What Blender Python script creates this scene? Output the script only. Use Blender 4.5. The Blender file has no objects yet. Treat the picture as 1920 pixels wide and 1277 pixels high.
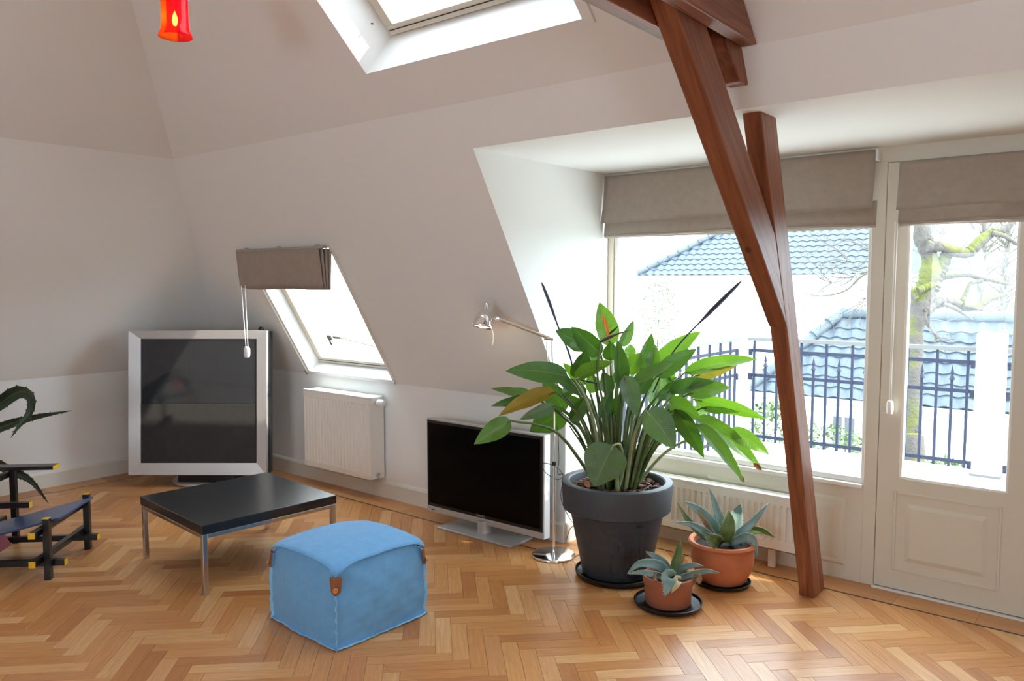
import bpy, bmesh, math, random
from mathutils import Vector, Matrix
PI = math.pi
random.seed(7)
scene = bpy.context.scene
COL = scene.collection

# ------------------------------------------------------------------ camera
FPX = 1465.3; YAW = 0.6822; PITCH = 0.074
CAM = Vector((6.6279, -3.8656, 1.6))
cd = bpy.data.cameras.new('camera'); cd.sensor_width = 36.0; cd.lens = FPX / 1920 * 36.0
cd.clip_start = 0.05; cd.clip_end = 400
camo = bpy.data.objects.new('camera', cd); COL.objects.link(camo)
camo.location = CAM; camo.rotation_euler = (PI / 2 - PITCH, 0, YAW)
scene.camera = camo

# ------------------------------------------------------------------ world, sun, exposure
W = bpy.data.worlds.new('sky'); scene.world = W; W.use_nodes = True
bg = W.node_tree.nodes['Background']
bg.inputs['Color'].default_value = (0.765, 0.89, 1.0, 1); bg.inputs['Strength'].default_value = 6.5
sd = bpy.data.lights.new('sun', 'SUN'); sd.energy = 5.0; sd.angle = 0.02; sd.color = (1.0, 0.87, 0.68)
so = bpy.data.objects.new('sun', sd); COL.objects.link(so)
so.rotation_euler = Vector((-3.0, -1.0, -2.3)).to_track_quat('-Z', 'Y').to_euler()

def portal(name, loc, rot, sx, sy):
    l = bpy.data.lights.new(name, 'AREA'); l.shape = 'RECTANGLE'; l.size = sx; l.size_y = sy
    l.cycles.is_portal = True
    o = bpy.data.objects.new(name, l); COL.objects.link(o); o.location = loc; o.rotation_euler = rot
scene.view_settings.view_transform = 'Standard'
scene.view_settings.look = 'None'
scene.view_settings.exposure = 0.88
scene.view_settings.gamma = 1.0
scene.view_settings.use_curve_mapping = False
cy = scene.cycles
cy.use_denoising = True; cy.max_bounces = 8; cy.diffuse_bounces = 6; cy.glossy_bounces = 3
cy.use_adaptive_sampling = True; cy.adaptive_threshold = 0.04; cy.adaptive_min_samples = 12
cy.transmission_bounces = 6; cy.transparent_max_bounces = 24; cy.caustics_reflective = False; cy.caustics_refractive = False
cy.use_light_tree = False
cy.sample_clamp_indirect = 8.0

# ------------------------------------------------------------------ picture geometry helpers (place things at their real distance)
FWD = Vector((-math.sin(YAW) * math.cos(PITCH), math.cos(YAW) * math.cos(PITCH), -math.sin(PITCH)))
RGT = Vector((math.cos(YAW), math.sin(YAW), 0)); UPV = RGT.cross(FWD)
def ray(u, v): return FWD + RGT * ((u - 960) / FPX) - UPV * ((v - 638.5) / FPX)
def at_depth(u, v, d): return CAM + ray(u, v) * d
def on_plane(u, v, n, d):
    r = ray(u, v); n = Vector(n); return CAM + r * ((d - n.dot(CAM)) / n.dot(r))
def on_y(u, v, y): return on_plane(u, v, (0, 1, 0), y)
def on_z(u, v, z=0.0): return on_plane(u, v, (0, 0, 1), z)
def to_px(P):
    d = Vector(P) - CAM; z = d.dot(FWD)
    return 960 + FPX * d.dot(RGT) / z, 638.5 - FPX * d.dot(UPV) / z, z

# ------------------------------------------------------------------ materials
def nt(name):
    m = bpy.data.materials.new(name); m.use_nodes = True
    t = m.node_tree; b = t.nodes['Principled BSDF']
    return m, t, b
def N(t, ty, **kw):
    n = t.nodes.new(ty)
    for k, v in kw.items():
        if hasattr(n, k): setattr(n, k, v)
    return n
def setin(n, **kw):
    for k, v in kw.items(): n.inputs[k.replace('_', ' ')].default_value = v
    return n
def col4(c): return (c[0], c[1], c[2], 1.0)
def plain(name, c, rough=0.5, metal=0.0, var=0.0, scale=8.0, bump=0.0, bscale=60.0, spec=0.5, coat=0.0, stretch=None, c2=None):
    m, t, b = nt(name)
    setin(b, Base_Color=col4(c), Roughness=rough, Metallic=metal)
    b.inputs['Specular IOR Level'].default_value = spec
    if coat: b.inputs['Coat Weight'].default_value = coat; b.inputs['Coat Roughness'].default_value = 0.15
    tc = N(t, 'ShaderNodeTexCoord'); mp = N(t, 'ShaderNodeMapping')
    t.links.new(tc.outputs['Object'], mp.inputs['Vector'])
    if stretch: mp.inputs['Scale'].default_value = stretch
    if var or c2:
        no = N(t, 'ShaderNodeTexNoise'); setin(no, Scale=scale, Detail=4.0, Roughness=0.6)
        t.links.new(mp.outputs[0], no.inputs['Vector'])
        rp = N(t, 'ShaderNodeValToRGB')
        lo = c2 if c2 else [x * (1 - var) for x in c]; hi = c if c2 else [min(1, x * (1 + var)) for x in c]
        rp.color_ramp.elements[0].color = col4(lo); rp.color_ramp.elements[1].color = col4(hi)
        rp.color_ramp.elements[0].position = 0.3; rp.color_ramp.elements[1].position = 0.7
        t.links.new(no.outputs['Fac'], rp.inputs['Fac']); t.links.new(rp.outputs['Color'], b.inputs['Base Color'])
    if bump:
        nb = N(t, 'ShaderNodeTexNoise'); setin(nb, Scale=bscale, Detail=3.0)
        t.links.new(mp.outputs[0], nb.inputs['Vector'])
        bp = N(t, 'ShaderNodeBump'); setin(bp, Strength=bump, Distance=0.01)
        t.links.new(nb.outputs['Fac'], bp.inputs['Height']); t.links.new(bp.outputs['Normal'], b.inputs['Normal'])
    return m
def emit(name, c, s):
    m, t, b = nt(name); setin(b, Base_Color=col4(c), Emission_Color=col4(c), Emission_Strength=s); return m
def glassy(name, tint, refl, rough=0.0):
    m, t, b = nt(name); t.nodes.remove(b); out = t.nodes['Material Output']
    tr = N(t, 'ShaderNodeBsdfTransparent'); tr.inputs['Color'].default_value = col4(tint)
    gl = N(t, 'ShaderNodeBsdfGlossy'); gl.inputs['Roughness'].default_value = rough
    lw = N(t, 'ShaderNodeLayerWeight'); lw.inputs['Blend'].default_value = 0.5
    pw = N(t, 'ShaderNodeMath', operation='POWER'); pw.inputs[1].default_value = 4.0; t.links.new(lw.outputs['Facing'], pw.inputs[0])
    fr = N(t, 'ShaderNodeMath', operation='MULTIPLY_ADD'); fr.inputs[1].default_value = refl * 2; fr.inputs[2].default_value = 0.02; t.links.new(pw.outputs[0], fr.inputs[0])
    mx = N(t, 'ShaderNodeMixShader')
    t.links.new(fr.outputs[0], mx.inputs[0]); t.links.new(tr.outputs[0], mx.inputs[1]); t.links.new(gl.outputs[0], mx.inputs[2])
    t.links.new(mx.outputs[0], out.inputs['Surface']); return m
def parquet_mat():
    m, t, b = nt('oak_parquet')
    oi = N(t, 'ShaderNodeObjectInfo'); ge = N(t, 'ShaderNodeNewGeometry')
    ad = N(t, 'ShaderNodeMath', operation='ADD'); fr = N(t, 'ShaderNodeMath', operation='FRACT')
    t.links.new(oi.outputs['Random'], ad.inputs[0]); t.links.new(ge.outputs['Random Per Island'], ad.inputs[1]); t.links.new(ad.outputs[0], fr.inputs[0])
    rp = N(t, 'ShaderNodeValToRGB'); cr = rp.color_ramp
    cols = [(0.0, (0.40, 0.150, 0.044)), (0.2, (0.48, 0.198, 0.058)), (0.45, (0.53, 0.235, 0.074)), (0.7, (0.57, 0.268, 0.092)), (0.9, (0.65, 0.355, 0.15)), (1.0, (0.46, 0.175, 0.054))]
    cr.elements[0].position = 0; cr.elements[0].color = col4(cols[0][1]); cr.elements[1].position = 1; cr.elements[1].color = col4(cols[-1][1])
    for p, c in cols[1:-1]: cr.elements.new(p).color = col4(c)
    t.links.new(fr.outputs[0], rp.inputs['Fac'])
    uv = N(t, 'ShaderNodeUVMap'); mp = N(t, 'ShaderNodeMapping'); mp.inputs['Scale'].default_value = (4, 55, 1)
    t.links.new(uv.outputs[0], mp.inputs['Vector'])
    cmb = N(t, 'ShaderNodeCombineXYZ'); mul = N(t, 'ShaderNodeMath', operation='MULTIPLY'); mul.inputs[1].default_value = 37.0
    t.links.new(fr.outputs[0], mul.inputs[0]); t.links.new(mul.outputs[0], cmb.inputs['X']); t.links.new(mul.outputs[0], cmb.inputs['Y'])
    t.links.new(cmb.outputs[0], mp.inputs['Location'])
    no = N(t, 'ShaderNodeTexNoise'); setin(no, Scale=1.6, Detail=5.0, Roughness=0.65, Distortion=0.6)
    t.links.new(mp.outputs[0], no.inputs['Vector'])
    hs = N(t, 'ShaderNodeHueSaturation'); t.links.new(rp.outputs['Color'], hs.inputs['Color'])
    mr = N(t, 'ShaderNodeMapRange'); setin(mr, From_Min=0.3, From_Max=0.7, To_Min=0.80, To_Max=1.16)
    t.links.new(no.outputs['Fac'], mr.inputs['Value']); t.links.new(mr.outputs[0], hs.inputs['Value'])
    t.links.new(hs.outputs['Color'], b.inputs['Base Color'])
    setin(b, Roughness=0.36); b.inputs['Specular IOR Level'].default_value = 0.45
    b.inputs['Coat Weight'].default_value = 0.12; b.inputs['Coat Roughness'].default_value = 0.22
    bp = N(t, 'ShaderNodeBump'); setin(bp, Strength=0.06, Distance=0.004)
    t.links.new(no.outputs['Fac'], bp.inputs['Height']); t.links.new(bp.outputs['Normal'], b.inputs['Normal'])
    return m
def beam_mat(name, ang):
    m, t, b = nt(name)
    tc = N(t, 'ShaderNodeTexCoord'); mr_ = N(t, 'ShaderNodeMapping'); mr_.inputs['Rotation'].default_value = (ang, 0, 0); mp = N(t, 'ShaderNodeMapping'); mp.inputs['Scale'].default_value = (26, 26, 1.6)
    t.links.new(tc.outputs['Object'], mr_.inputs['Vector']); t.links.new(mr_.outputs[0], mp.inputs['Vector'])
    no = N(t, 'ShaderNodeTexNoise'); setin(no, Scale=1.3, Detail=6.0, Roughness=0.6, Distortion=0.8); t.links.new(mp.outputs[0], no.inputs['Vector'])
    rp = N(t, 'ShaderNodeValToRGB'); cr = rp.color_ramp
    cr.elements[0].position = 0.25; cr.elements[0].color = (0.105, 0.025, 0.011, 1); cr.elements[1].position = 0.75; cr.elements[1].color = (0.34, 0.115, 0.052, 1)
    t.links.new(no.outputs['Fac'], rp.inputs['Fac'])
    # knots
    vo = N(t, 'ShaderNodeTexVoronoi'); setin(vo, Scale=5.5); mp2 = N(t, 'ShaderNodeMapping'); mp2.inputs['Scale'].default_value = (1.3, 1.3, 0.7)
    t.links.new(tc.outputs['Object'], mp2.inputs['Vector']); t.links.new(mp2.outputs[0], vo.inputs['Vector'])
    kr = N(t, 'ShaderNodeValToRGB'); kr.color_ramp.elements[0].position = 0.06; kr.color_ramp.elements[0].color = (0.22, 0.22, 0.22, 1)
    kr.color_ramp.elements[1].position = 0.13; kr.color_ramp.elements[1].color = (1, 1, 1, 1)
    t.links.new(vo.outputs['Distance'], kr.inputs['Fac'])
    mx = N(t, 'ShaderNodeMix', data_type='RGBA', blend_type='MULTIPLY'); mx.inputs[0].default_value = 0.85
    t.links.new(rp.outputs['Color'], mx.inputs[6]); t.links.new(kr.outputs['Color'], mx.inputs[7])
    t.links.new(mx.outputs[2], b.inputs['Base Color']); setin(b, Roughness=0.42); b.inputs['Specular IOR Level'].default_value = 0.5
    bp = N(t, 'ShaderNodeBump'); setin(bp, Strength=0.35, Distance=0.006); t.links.new(no.outputs['Fac'], bp.inputs['Height']); t.links.new(bp.outputs['Normal'], b.inputs['Normal'])
    return m
def leaf_mat(name, c, c2, tr, trc, rough=0.32, vein=26.0):
    m, t, b = nt(name); out = t.nodes['Material Output']
    uv = N(t, 'ShaderNodeUVMap'); sp = N(t, 'ShaderNodeSeparateXYZ'); t.links.new(uv.outputs[0], sp.inputs[0])
    # side veins leave the midrib at an angle
    ab = N(t, 'ShaderNodeMath', operation='ABSOLUTE'); t.links.new(sp.outputs['Y'], ab.inputs[0])
    mu = N(t, 'ShaderNodeMath', operation='MULTIPLY_ADD'); mu.inputs[1].default_value = -0.12; t.links.new(ab.outputs[0], mu.inputs[0]); t.links.new(sp.outputs['X'], mu.inputs[2])
    sc = N(t, 'ShaderNodeMath', operation='MULTIPLY'); sc.inputs[1].default_value = vein * 6.28; t.links.new(mu.outputs[0], sc.inputs[0])
    si = N(t, 'ShaderNodeMath', operation='SINE'); t.links.new(sc.outputs[0], si.inputs[0])
    mr = N(t, 'ShaderNodeMapRange'); setin(mr, From_Min=-1.0, From_Max=1.0, To_Min=0.0, To_Max=1.0); t.links.new(si.outputs[0], mr.inputs['Value'])
    tc = N(t, 'ShaderNodeTexCoord'); no = N(t, 'ShaderNodeTexNoise'); setin(no, Scale=9.0, Detail=3.0); t.links.new(tc.outputs['Object'], no.inputs['Vector'])
    av = N(t, 'ShaderNodeMath', operation='MULTIPLY_ADD'); av.inputs[1].default_value = 0.22; t.links.new(mr.outputs[0], av.inputs[0])
    n2 = N(t, 'ShaderNodeMath', operation='MULTIPLY'); n2.inputs[1].default_value = 0.85; t.links.new(no.outputs['Fac'], n2.inputs[0]); t.links.new(n2.outputs[0], av.inputs[2])
    rp = N(t, 'ShaderNodeValToRGB'); rp.color_ramp.elements[0].position = 0.25; rp.color_ramp.elements[1].position = 0.8
    rp.color_ramp.elements[0].color = col4(c); rp.color_ramp.elements[1].color = col4(c2); t.links.new(av.outputs[0], rp.inputs['Fac'])
    # pale midrib
    mb = N(t, 'ShaderNodeMapRange'); setin(mb, From_Min=0.015, From_Max=0.06, To_Min=0.35, To_Max=0.0); t.links.new(ab.outputs[0], mb.inputs['Value'])
    mx = N(t, 'ShaderNodeMix', data_type='RGBA'); t.links.new(mb.outputs[0], mx.inputs[0]); t.links.new(rp.outputs['Color'], mx.inputs[6]); mx.inputs[7].default_value = (0.32, 0.42, 0.14, 1)
    t.links.new(mx.outputs[2], b.inputs['Base Color']); setin(b, Roughness=rough)
    bp = N(t, 'ShaderNodeBump'); setin(bp, Strength=0.25, Distance=0.004); t.links.new(mr.outputs[0], bp.inputs['Height']); t.links.new(bp.outputs['Normal'], b.inputs['Normal'])
    tl = N(t, 'ShaderNodeBsdfTranslucent'); tl.inputs['Color'].default_value = col4(trc)
    ms = N(t, 'ShaderNodeMixShader'); ms.inputs[0].default_value = tr
    t.links.new(b.outputs[0], ms.inputs[1]); t.links.new(tl.outputs[0], ms.inputs[2]); t.links.new(ms.outputs[0], out.inputs['Surface'])
    return m
def fabric(name, c, c2, scale=900, bump=0.15, tr=0.0, rough=0.9):
    m, t, b = nt(name)
    tc = N(t, 'ShaderNodeTexCoord'); no = N(t, 'ShaderNodeTexNoise'); setin(no, Scale=22.0, Detail=5.0, Roughness=0.7); t.links.new(tc.outputs['Object'], no.inputs['Vector'])
    rp = N(t, 'ShaderNodeValToRGB'); rp.color_ramp.elements[0].position = 0.3; rp.color_ramp.elements[1].position = 0.7
    rp.color_ramp.elements[0].color = col4(c); rp.color_ramp.elements[1].color = col4(c2); t.links.new(no.outputs['Fac'], rp.inputs['Fac']); t.links.new(rp.outputs['Color'], b.inputs['Base Color'])
    setin(b, Roughness=rough); b.inputs['Specular IOR Level'].default_value = 0.15; b.inputs['Sheen Weight'].default_value = 0.2
    w = N(t, 'ShaderNodeTexNoise'); setin(w, Scale=scale, Detail=1.0); t.links.new(tc.outputs['Object'], w.inputs['Vector'])
    bp = N(t, 'ShaderNodeBump'); setin(bp, Strength=bump, Distance=0.002); t.links.new(w.outputs['Fac'], bp.inputs['Height']); t.links.new(bp.outputs['Normal'], b.inputs['Normal'])
    if tr:
        out = t.nodes['Material Output']; tl = N(t, 'ShaderNodeBsdfTranslucent'); tl.inputs['Color'].default_value = col4(c2)
        ms = N(t, 'ShaderNodeMixShader'); ms.inputs[0].default_value = tr
        t.links.new(b.outputs[0], ms.inputs[1]); t.links.new(tl.outputs[0], ms.inputs[2]); t.links.new(ms.outputs[0], out.inputs['Surface'])
    return m
def bark_mat():
    m, t, b = nt('mossy_bark')
    tc = N(t, 'ShaderNodeTexCoord'); no = N(t, 'ShaderNodeTexNoise'); setin(no, Scale=2.2, Detail=5.0); t.links.new(tc.outputs['Object'], no.inputs['Vector'])
    ge = N(t, 'ShaderNodeNewGeometry'); sp = N(t, 'ShaderNodeSeparateXYZ'); t.links.new(ge.outputs['Normal'], sp.inputs[0])
    ad = N(t, 'ShaderNodeMath', operation='MULTIPLY_ADD'); ad.inputs[1].default_value = 0.22; t.links.new(sp.outputs['Z'], ad.inputs[0]); t.links.new(no.outputs['Fac'], ad.inputs[2])
    rp = N(t, 'ShaderNodeValToRGB'); cr = rp.color_ramp; cr.elements[0].position = 0.50; cr.elements[0].color = (0.070, 0.062, 0.055, 1); cr.elements[1].position = 0.62; cr.elements[1].color = (0.085, 0.092, 0.018, 1)
    t.links.new(ad.outputs[0], rp.inputs['Fac']); t.links.new(rp.outputs['Color'], b.inputs['Base Color']); setin(b, Roughness=0.95)
    n2 = N(t, 'ShaderNodeTexNoise'); setin(n2, Scale=30.0, Detail=4.0); t.links.new(tc.outputs['Object'], n2.inputs['Vector'])
    bp = N(t, 'ShaderNodeBump'); setin(bp, Strength=0.8, Distance=0.03); t.links.new(n2.outputs['Fac'], bp.inputs['Height']); t.links.new(bp.outputs['Normal'], b.inputs['Normal'])
    return m
M = {}
M['wall'] = plain('white_wall_paint', (0.815, 0.825, 0.82), 0.92, bump=0.03, bscale=90, spec=0.2)
M['frame'] = plain('cream_gloss_paint', (0.66, 0.62, 0.53), 0.38, bump=0.01, bscale=30, spec=0.4)
M['white'] = plain('white_gloss_paint', (0.80, 0.80, 0.78), 0.35)
M['base'] = plain('baseboard_paint', (0.74, 0.71, 0.65), 0.45)
M['rad'] = plain('radiator_enamel', (0.80, 0.785, 0.74), 0.32)
M['parquet'] = parquet_mat()
M['gap'] = plain('dark_joint_filler', (0.17, 0.075, 0.028), 0.7)
M['inlay'] = plain('wenge_inlay', (0.035, 0.018, 0.012), 0.4)
M['beam'] = beam_mat('stained_pine_post', -.345); M['brace'] = beam_mat('stained_pine_brace', -.80); M['tie'] = beam_mat('stained_pine_tie', PI / 2)
M['glass'] = glassy('window_glass', (0.97, 0.985, 0.98), 0.25)
M['chrome'] = plain('polished_chrome', (0.86, 0.86, 0.87), 0.08, 1.0)
M['steel'] = plain('brushed_steel', (0.62, 0.61, 0.59), 0.22, 1.0)
M['alu'] = plain('silver_aluminium', (0.58, 0.58, 0.585), 0.42, 0.55, var=0.03, scale=3)
M['silver'] = plain('silver_plastic', (0.50, 0.49, 0.48), 0.38, 0.35)
M['blackplastic'] = plain('black_plastic', (0.008, 0.008, 0.009), 0.35)
M['screen'] = plain('black_screen_glass', (0.002, 0.002, 0.002), 0.2, spec=0.1)
M['greyscreen'] = plain('dark_grey_screen_glass', (0.030, 0.034, 0.040), 0.06, spec=0.55)
M['speaker'] = fabric('charcoal_speaker_cloth', (0.034, 0.034, 0.035), (0.042, 0.042, 0.043), 700, 0.3)
M['blackoak'] = plain('black_stained_oak', (0.011, 0.012, 0.014), 0.24, var=0.3, scale=2.0, stretch=(40, 3, 3), bump=0.04, bscale=2.0, spec=0.8)
M['denim'] = fabric('blue_denim', (0.135, 0.36, 0.66), (0.17, 0.42, 0.74), 1200, 0.25)
M['denimedge'] = fabric('frayed_denim_edge', (0.22, 0.50, 0.80), (0.32, 0.60, 0.88), 1200, 0.25)
M['leather'] = plain('tan_leather', (0.26, 0.085, 0.030), 0.45, var=0.2, scale=30)
M['button'] = plain('wooden_button', (0.50, 0.24, 0.07), 0.4, var=0.2, scale=60)
M['linen'] = fabric('taupe_linen', (0.37, 0.31, 0.26), (0.42, 0.355, 0.30), 500, 0.25, tr=0.10)
M['linenhem'] = fabric('taupe_linen_hem', (0.42, 0.365, 0.31), (0.47, 0.41, 0.355), 500, 0.2, tr=0.12)
M['cord'] = plain('white_cord', (0.85, 0.85, 0.85), 0.5)
M['blackwood'] = plain('black_lacquered_wood', (0.008, 0.008, 0.009), 0.28, var=0.2)
M['yellow'] = plain('yellow_lacquer', (0.75, 0.46, 0.02), 0.35)
M['blueseat'] = plain('blue_lacquer', (0.028, 0.060, 0.165), 0.3)
M['redback'] = plain('red_lacquer', (0.32, 0.035, 0.045), 0.35)
M['potgrey'] = plain('anthracite_planter', (0.042, 0.046, 0.054), 0.55, var=0.06, bump=0.05, bscale=150)
M['saucer'] = plain('black_saucer_plastic', (0.008, 0.009, 0.011), 0.4)
M['terra'] = plain('terracotta', (0.50, 0.155, 0.065), 0.75, var=0.14, scale=7, bump=0.05)
M['terra2'] = plain('weathered_terracotta', (0.40, 0.115, 0.05), 0.8, c2=(0.27, 0.10, 0.055), scale=9, bump=0.08)
M['soil'] = plain('dark_soil', (0.018, 0.011, 0.008), 0.95, var=0.4, scale=60, bump=0.6, bscale=80)
M['bark'] = plain('bark_chip', (0.20, 0.075, 0.040), 0.85, c2=(0.05, 0.022, 0.016), scale=14)
M['leaf'] = leaf_mat('strelitzia_leaf', (0.018, 0.072, 0.016), (0.055, 0.145, 0.026), 0.20, (0.12, 0.30, 0.015))
M['leaflight'] = leaf_mat('strelitzia_leaf_light', (0.055, 0.15, 0.02), (0.10, 0.22, 0.028), 0.30, (0.17, 0.36, 0.018))
M['leafgrey'] = leaf_mat('strelitzia_leaf_greyish', (0.05, 0.10, 0.06), (0.12, 0.19, 0.11), 0.22, (0.2, 0.4, 0.06))
M['leafyellow'] = leaf_mat('strelitzia_leaf_yellowing', (0.15, 0.17, 0.02), (0.42, 0.27, 0.05), 0.22, (0.35, 0.28, 0.03))
M['petiole'] = plain('green_petiole', (0.07, 0.12, 0.03), 0.45, var=0.3, scale=10)
M['petiolepale'] = plain('pale_petiole', (0.28, 0.34, 0.17), 0.45, var=0.2, scale=10)
M['dry'] = plain('dry_leaf', (0.40, 0.22, 0.09), 0.8, c2=(0.16, 0.07, 0.03), scale=25)
M['bud'] = plain('dark_purple_bud', (0.018, 0.016, 0.045), 0.4)
M['flowerred'] = plain('flower_bract', (0.12, 0.035, 0.04), 0.45, c2=(0.05, 0.05, 0.03), scale=20)
M['orange'] = plain('orange_sepal', (0.85, 0.30, 0.01), 0.5)
M['agave'] = leaf_mat('blue_agave_leaf', (0.15, 0.26, 0.25), (0.30, 0.44, 0.45), 0.10, (0.3, 0.5, 0.2), 0.55, 3.0)
M['agavegreen'] = leaf_mat('green_agave_leaf', (0.07, 0.13, 0.045), (0.15, 0.21, 0.07), 0.12, (0.3, 0.5, 0.1), 0.5, 3.0)
M['agavedark'] = leaf_mat('dark_agave_leaf', (0.012, 0.03, 0.017), (0.03, 0.06, 0.035), 0.08, (0.1, 0.2, 0.05), 0.45, 3.0)
M['cream'] = plain('cream_leaf_margin', (0.55, 0.50, 0.28), 0.6)
M['whiteplaster'] = plain('white_render', (0.80, 0.79, 0.76), 0.9, var=0.03, scale=2)
M['tile'] = plain('glazed_slate_roof_tile', (0.050, 0.066, 0.082), 0.55, var=0.22, scale=3, spec=0.4)
M['gutter'] = plain('zinc_gutter', (0.30, 0.33, 0.36), 0.5, 0.3)
M['iron'] = plain('blue_black_iron', (0.010, 0.014, 0.034), 0.55, spec=0.3)
M['handrail'] = plain('grey_handrail', (0.10, 0.10, 0.098), 0.6, spec=0.3)
M['terrace'] = plain('pale_terrace_paving', (0.62, 0.62, 0.60), 0.85, var=0.12, scale=4)
M['barktree'] = bark_mat()
M['twig'] = plain('grey_twig', (0.07, 0.06, 0.05), 0.9, var=0.3)
M['bush'] = plain('bush_leaf', (0.055, 0.10, 0.025), 0.6, var=0.45, scale=3)
M['grass'] = plain('pale_winter_grass', (0.14, 0.16, 0.085), 0.95, var=0.2, scale=1)
M['fartree'] = plain('distant_bark', (0.13, 0.12, 0.105), 0.95)
M['darkwin'] = plain('dark_window_pane', (0.03, 0.035, 0.045), 0.1)

# ------------------------------------------------------------------ mesh builder
class MB:
    def __init__(s): s.v = []; s.f = []; s.uv = []; s.sm = []
    def add(s, verts, faces, smooth=False, uvs=None):
        k = len(s.v); s.v += [Vector(p) for p in verts]
        for i, f in enumerate(faces):
            s.f.append([k + j for j in f]); s.sm.append(smooth)
            s.uv.append([uvs[j] for j in f] if uvs else [(0, 0)] * len(f))
        return s
    def poly(s, pts): return s.add(pts, [list(range(len(pts)))])
    def box(s, c, d, R=None, bev=0.0):
        hx, hy, hz = d[0] / 2, d[1] / 2, d[2] / 2; c = Vector(c)
        T = lambda p: c + (R @ Vector(p) if R else Vector(p))
        if not bev:
            P = [(-hx, -hy, -hz), (hx, -hy, -hz), (hx, hy, -hz), (-hx, hy, -hz), (-hx, -hy, hz), (hx, -hy, hz), (hx, hy, hz), (-hx, hy, hz)]
            return s.add([T(p) for p in P], [(0, 3, 2, 1), (4, 5, 6, 7), (0, 1, 5, 4), (1, 2, 6, 5), (2, 3, 7, 6), (3, 0, 4, 7)])
        b = min(bev, hx * .9, hy * .9, hz * .9)
        bm = bmesh.new(); bmesh.ops.create_cube(bm, size=1.0)
        for v in bm.verts: v.co = Vector((v.co.x * 2 * hx, v.co.y * 2 * hy, v.co.z * 2 * hz))
        bmesh.ops.bevel(bm, geom=list(bm.edges), offset=b, segments=2, profile=0.5, affect='EDGES')
        bm.verts.index_update()
        s.add([T(v.co) for v in bm.verts], [[v.index for v in f.verts] for f in bm.faces], False); bm.free(); return s
    def box2(s, a, b, bev=0.0):
        return s.box([(a[i] + b[i]) / 2 for i in range(3)], [abs(b[i] - a[i]) for i in range(3)], None, bev)
    def prism(s, pts, axis, lo, hi):
        # polygon (2-D) extruded along an axis: 'x' -> pts are (y,z); 'y' -> (x,z); 'z' -> (x,y)
        def P(p, h): return {'x': (h, p[0], p[1]), 'y': (p[0], h, p[1]), 'z': (p[0], p[1], h)}[axis]
        n = len(pts)
        return s.add([P(p, lo) for p in pts] + [P(p, hi) for p in pts],
                     [list(range(n))[::-1], list(range(n, 2 * n))] + [(i, (i + 1) % n, n + (i + 1) % n, n + i) for i in range(n)])
    def tube(s, path, rad, n=8, cap=True, squash=1.0):
        path = [Vector(p) for p in path]; m = len(path)
        rad = rad if isinstance(rad, (list, tuple)) else [rad] * m
        ref = Vector((0, 0, 1)) if abs((path[-1] - path[0]).normalized().z) < 0.9 else Vector((1, 0, 0))
        V = []
        for i, p in enumerate(path):
            t = (path[min(i + 1, m - 1)] - path[max(i - 1, 0)]).normalized()
            a = t.cross(ref)
            a = a.normalized() if a.length > 1e-6 else Vector((1, 0, 0)); b = a.cross(t).normalized(); ref = b
            for k in range(n):
                w = 2 * PI * k / n; V.append(p + (a * math.cos(w) + b * math.sin(w) * squash) * rad[i])
        F = [(i * n + k, i * n + (k + 1) % n, (i + 1) * n + (k + 1) % n, (i + 1) * n + k) for i in range(m - 1) for k in range(n)]
        s.add(V, F, True)
        if cap:
            s.add(V[:n], [list(range(n))[::-1]]); s.add(V[-n:], [list(range(n))])
        return s
    def lathe(s, prof, c=(0, 0, 0), n=32, R=None, jitter=0.0):
        V = []; c = Vector(c)
        for r, z in prof:
            for k in range(n):
                w = 2 * PI * k / n; p = Vector((r * math.cos(w), r * math.sin(w), z)); V.append(c + (R @ p if R else p))
        m = len(prof)
        s.add(V, [(i * n + k, i * n + (k + 1) % n, (i + 1) * n + (k + 1) % n, (i + 1) * n + k) for i in range(m - 1) for k in range(n)], True); return s
    def disc(s, c, r, n=32, R=None):
        c = Vector(c)
        P = [Vector((r * math.cos(2 * PI * k / n), r * math.sin(2 * PI * k / n), 0)) for k in range(n)]
        return s.add([c + (R @ p if R else p) for p in P], [list(range(n))])
    def sheet(s, fn, nu, nv, smooth=True, thick=0.0):
        # fn(u,v) -> point, u,v in 0..1
        V = [Vector(fn(i / nu, j / nv)) for i in range(nu + 1) for j in range(nv + 1)]
        uv = [(i / nu, (j / nv) * 2 - 1) for i in range(nu + 1) for j in range(nv + 1)]
        F = [(i * (nv + 1) + j, (i + 1) * (nv + 1) + j, (i + 1) * (nv + 1) + j + 1, i * (nv + 1) + j + 1) for i in range(nu) for j in range(nv)]
        return s.add(V, F, smooth, uv)
    def mesh(s, name, sharp=40):
        me = bpy.data.meshes.new(name); me.from_pydata([tuple(v) for v in s.v], [], s.f)
        me.polygons.foreach_set('use_smooth', s.sm)
        ul = me.uv_layers.new(name='UVMap'); flat = [c for f in s.uv for p in f for c in p]
        ul.data.foreach_set('uv', flat)
        if any(s.sm): me.set_sharp_from_angle(angle=math.radians(sharp))
        me.update(); return me
    def build(s, name, mat, parent=None, sub=None, sharp=40, world=None, solid=0.0):
        # world: location of the (unrotated) root when the vertices were given in world space
        if world is not None: s.v = [v - Vector(world) for v in s.v]
        me = s.mesh(name, sharp); me.materials.append(M[mat] if isinstance(mat, str) else mat)
        o = bpy.data.objects.new(name, me); COL.objects.link(o)
        if parent: o.parent = parent
        if solid:
            md = o.modifiers.new('solid', 'SOLIDIFY'); md.thickness = solid; md.offset = 0
        return o
def thing(name, label, cat, loc=(0, 0, 0), rotz=0.0, group=None):
    o = bpy.data.objects.new(name, None); COL.objects.link(o); o.empty_display_size = 0.1
    o.location = loc; o.rotation_euler = (0, 0, rotz); o['label'] = label; o['category'] = cat
    if group: o['group'] = group
    return o
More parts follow.
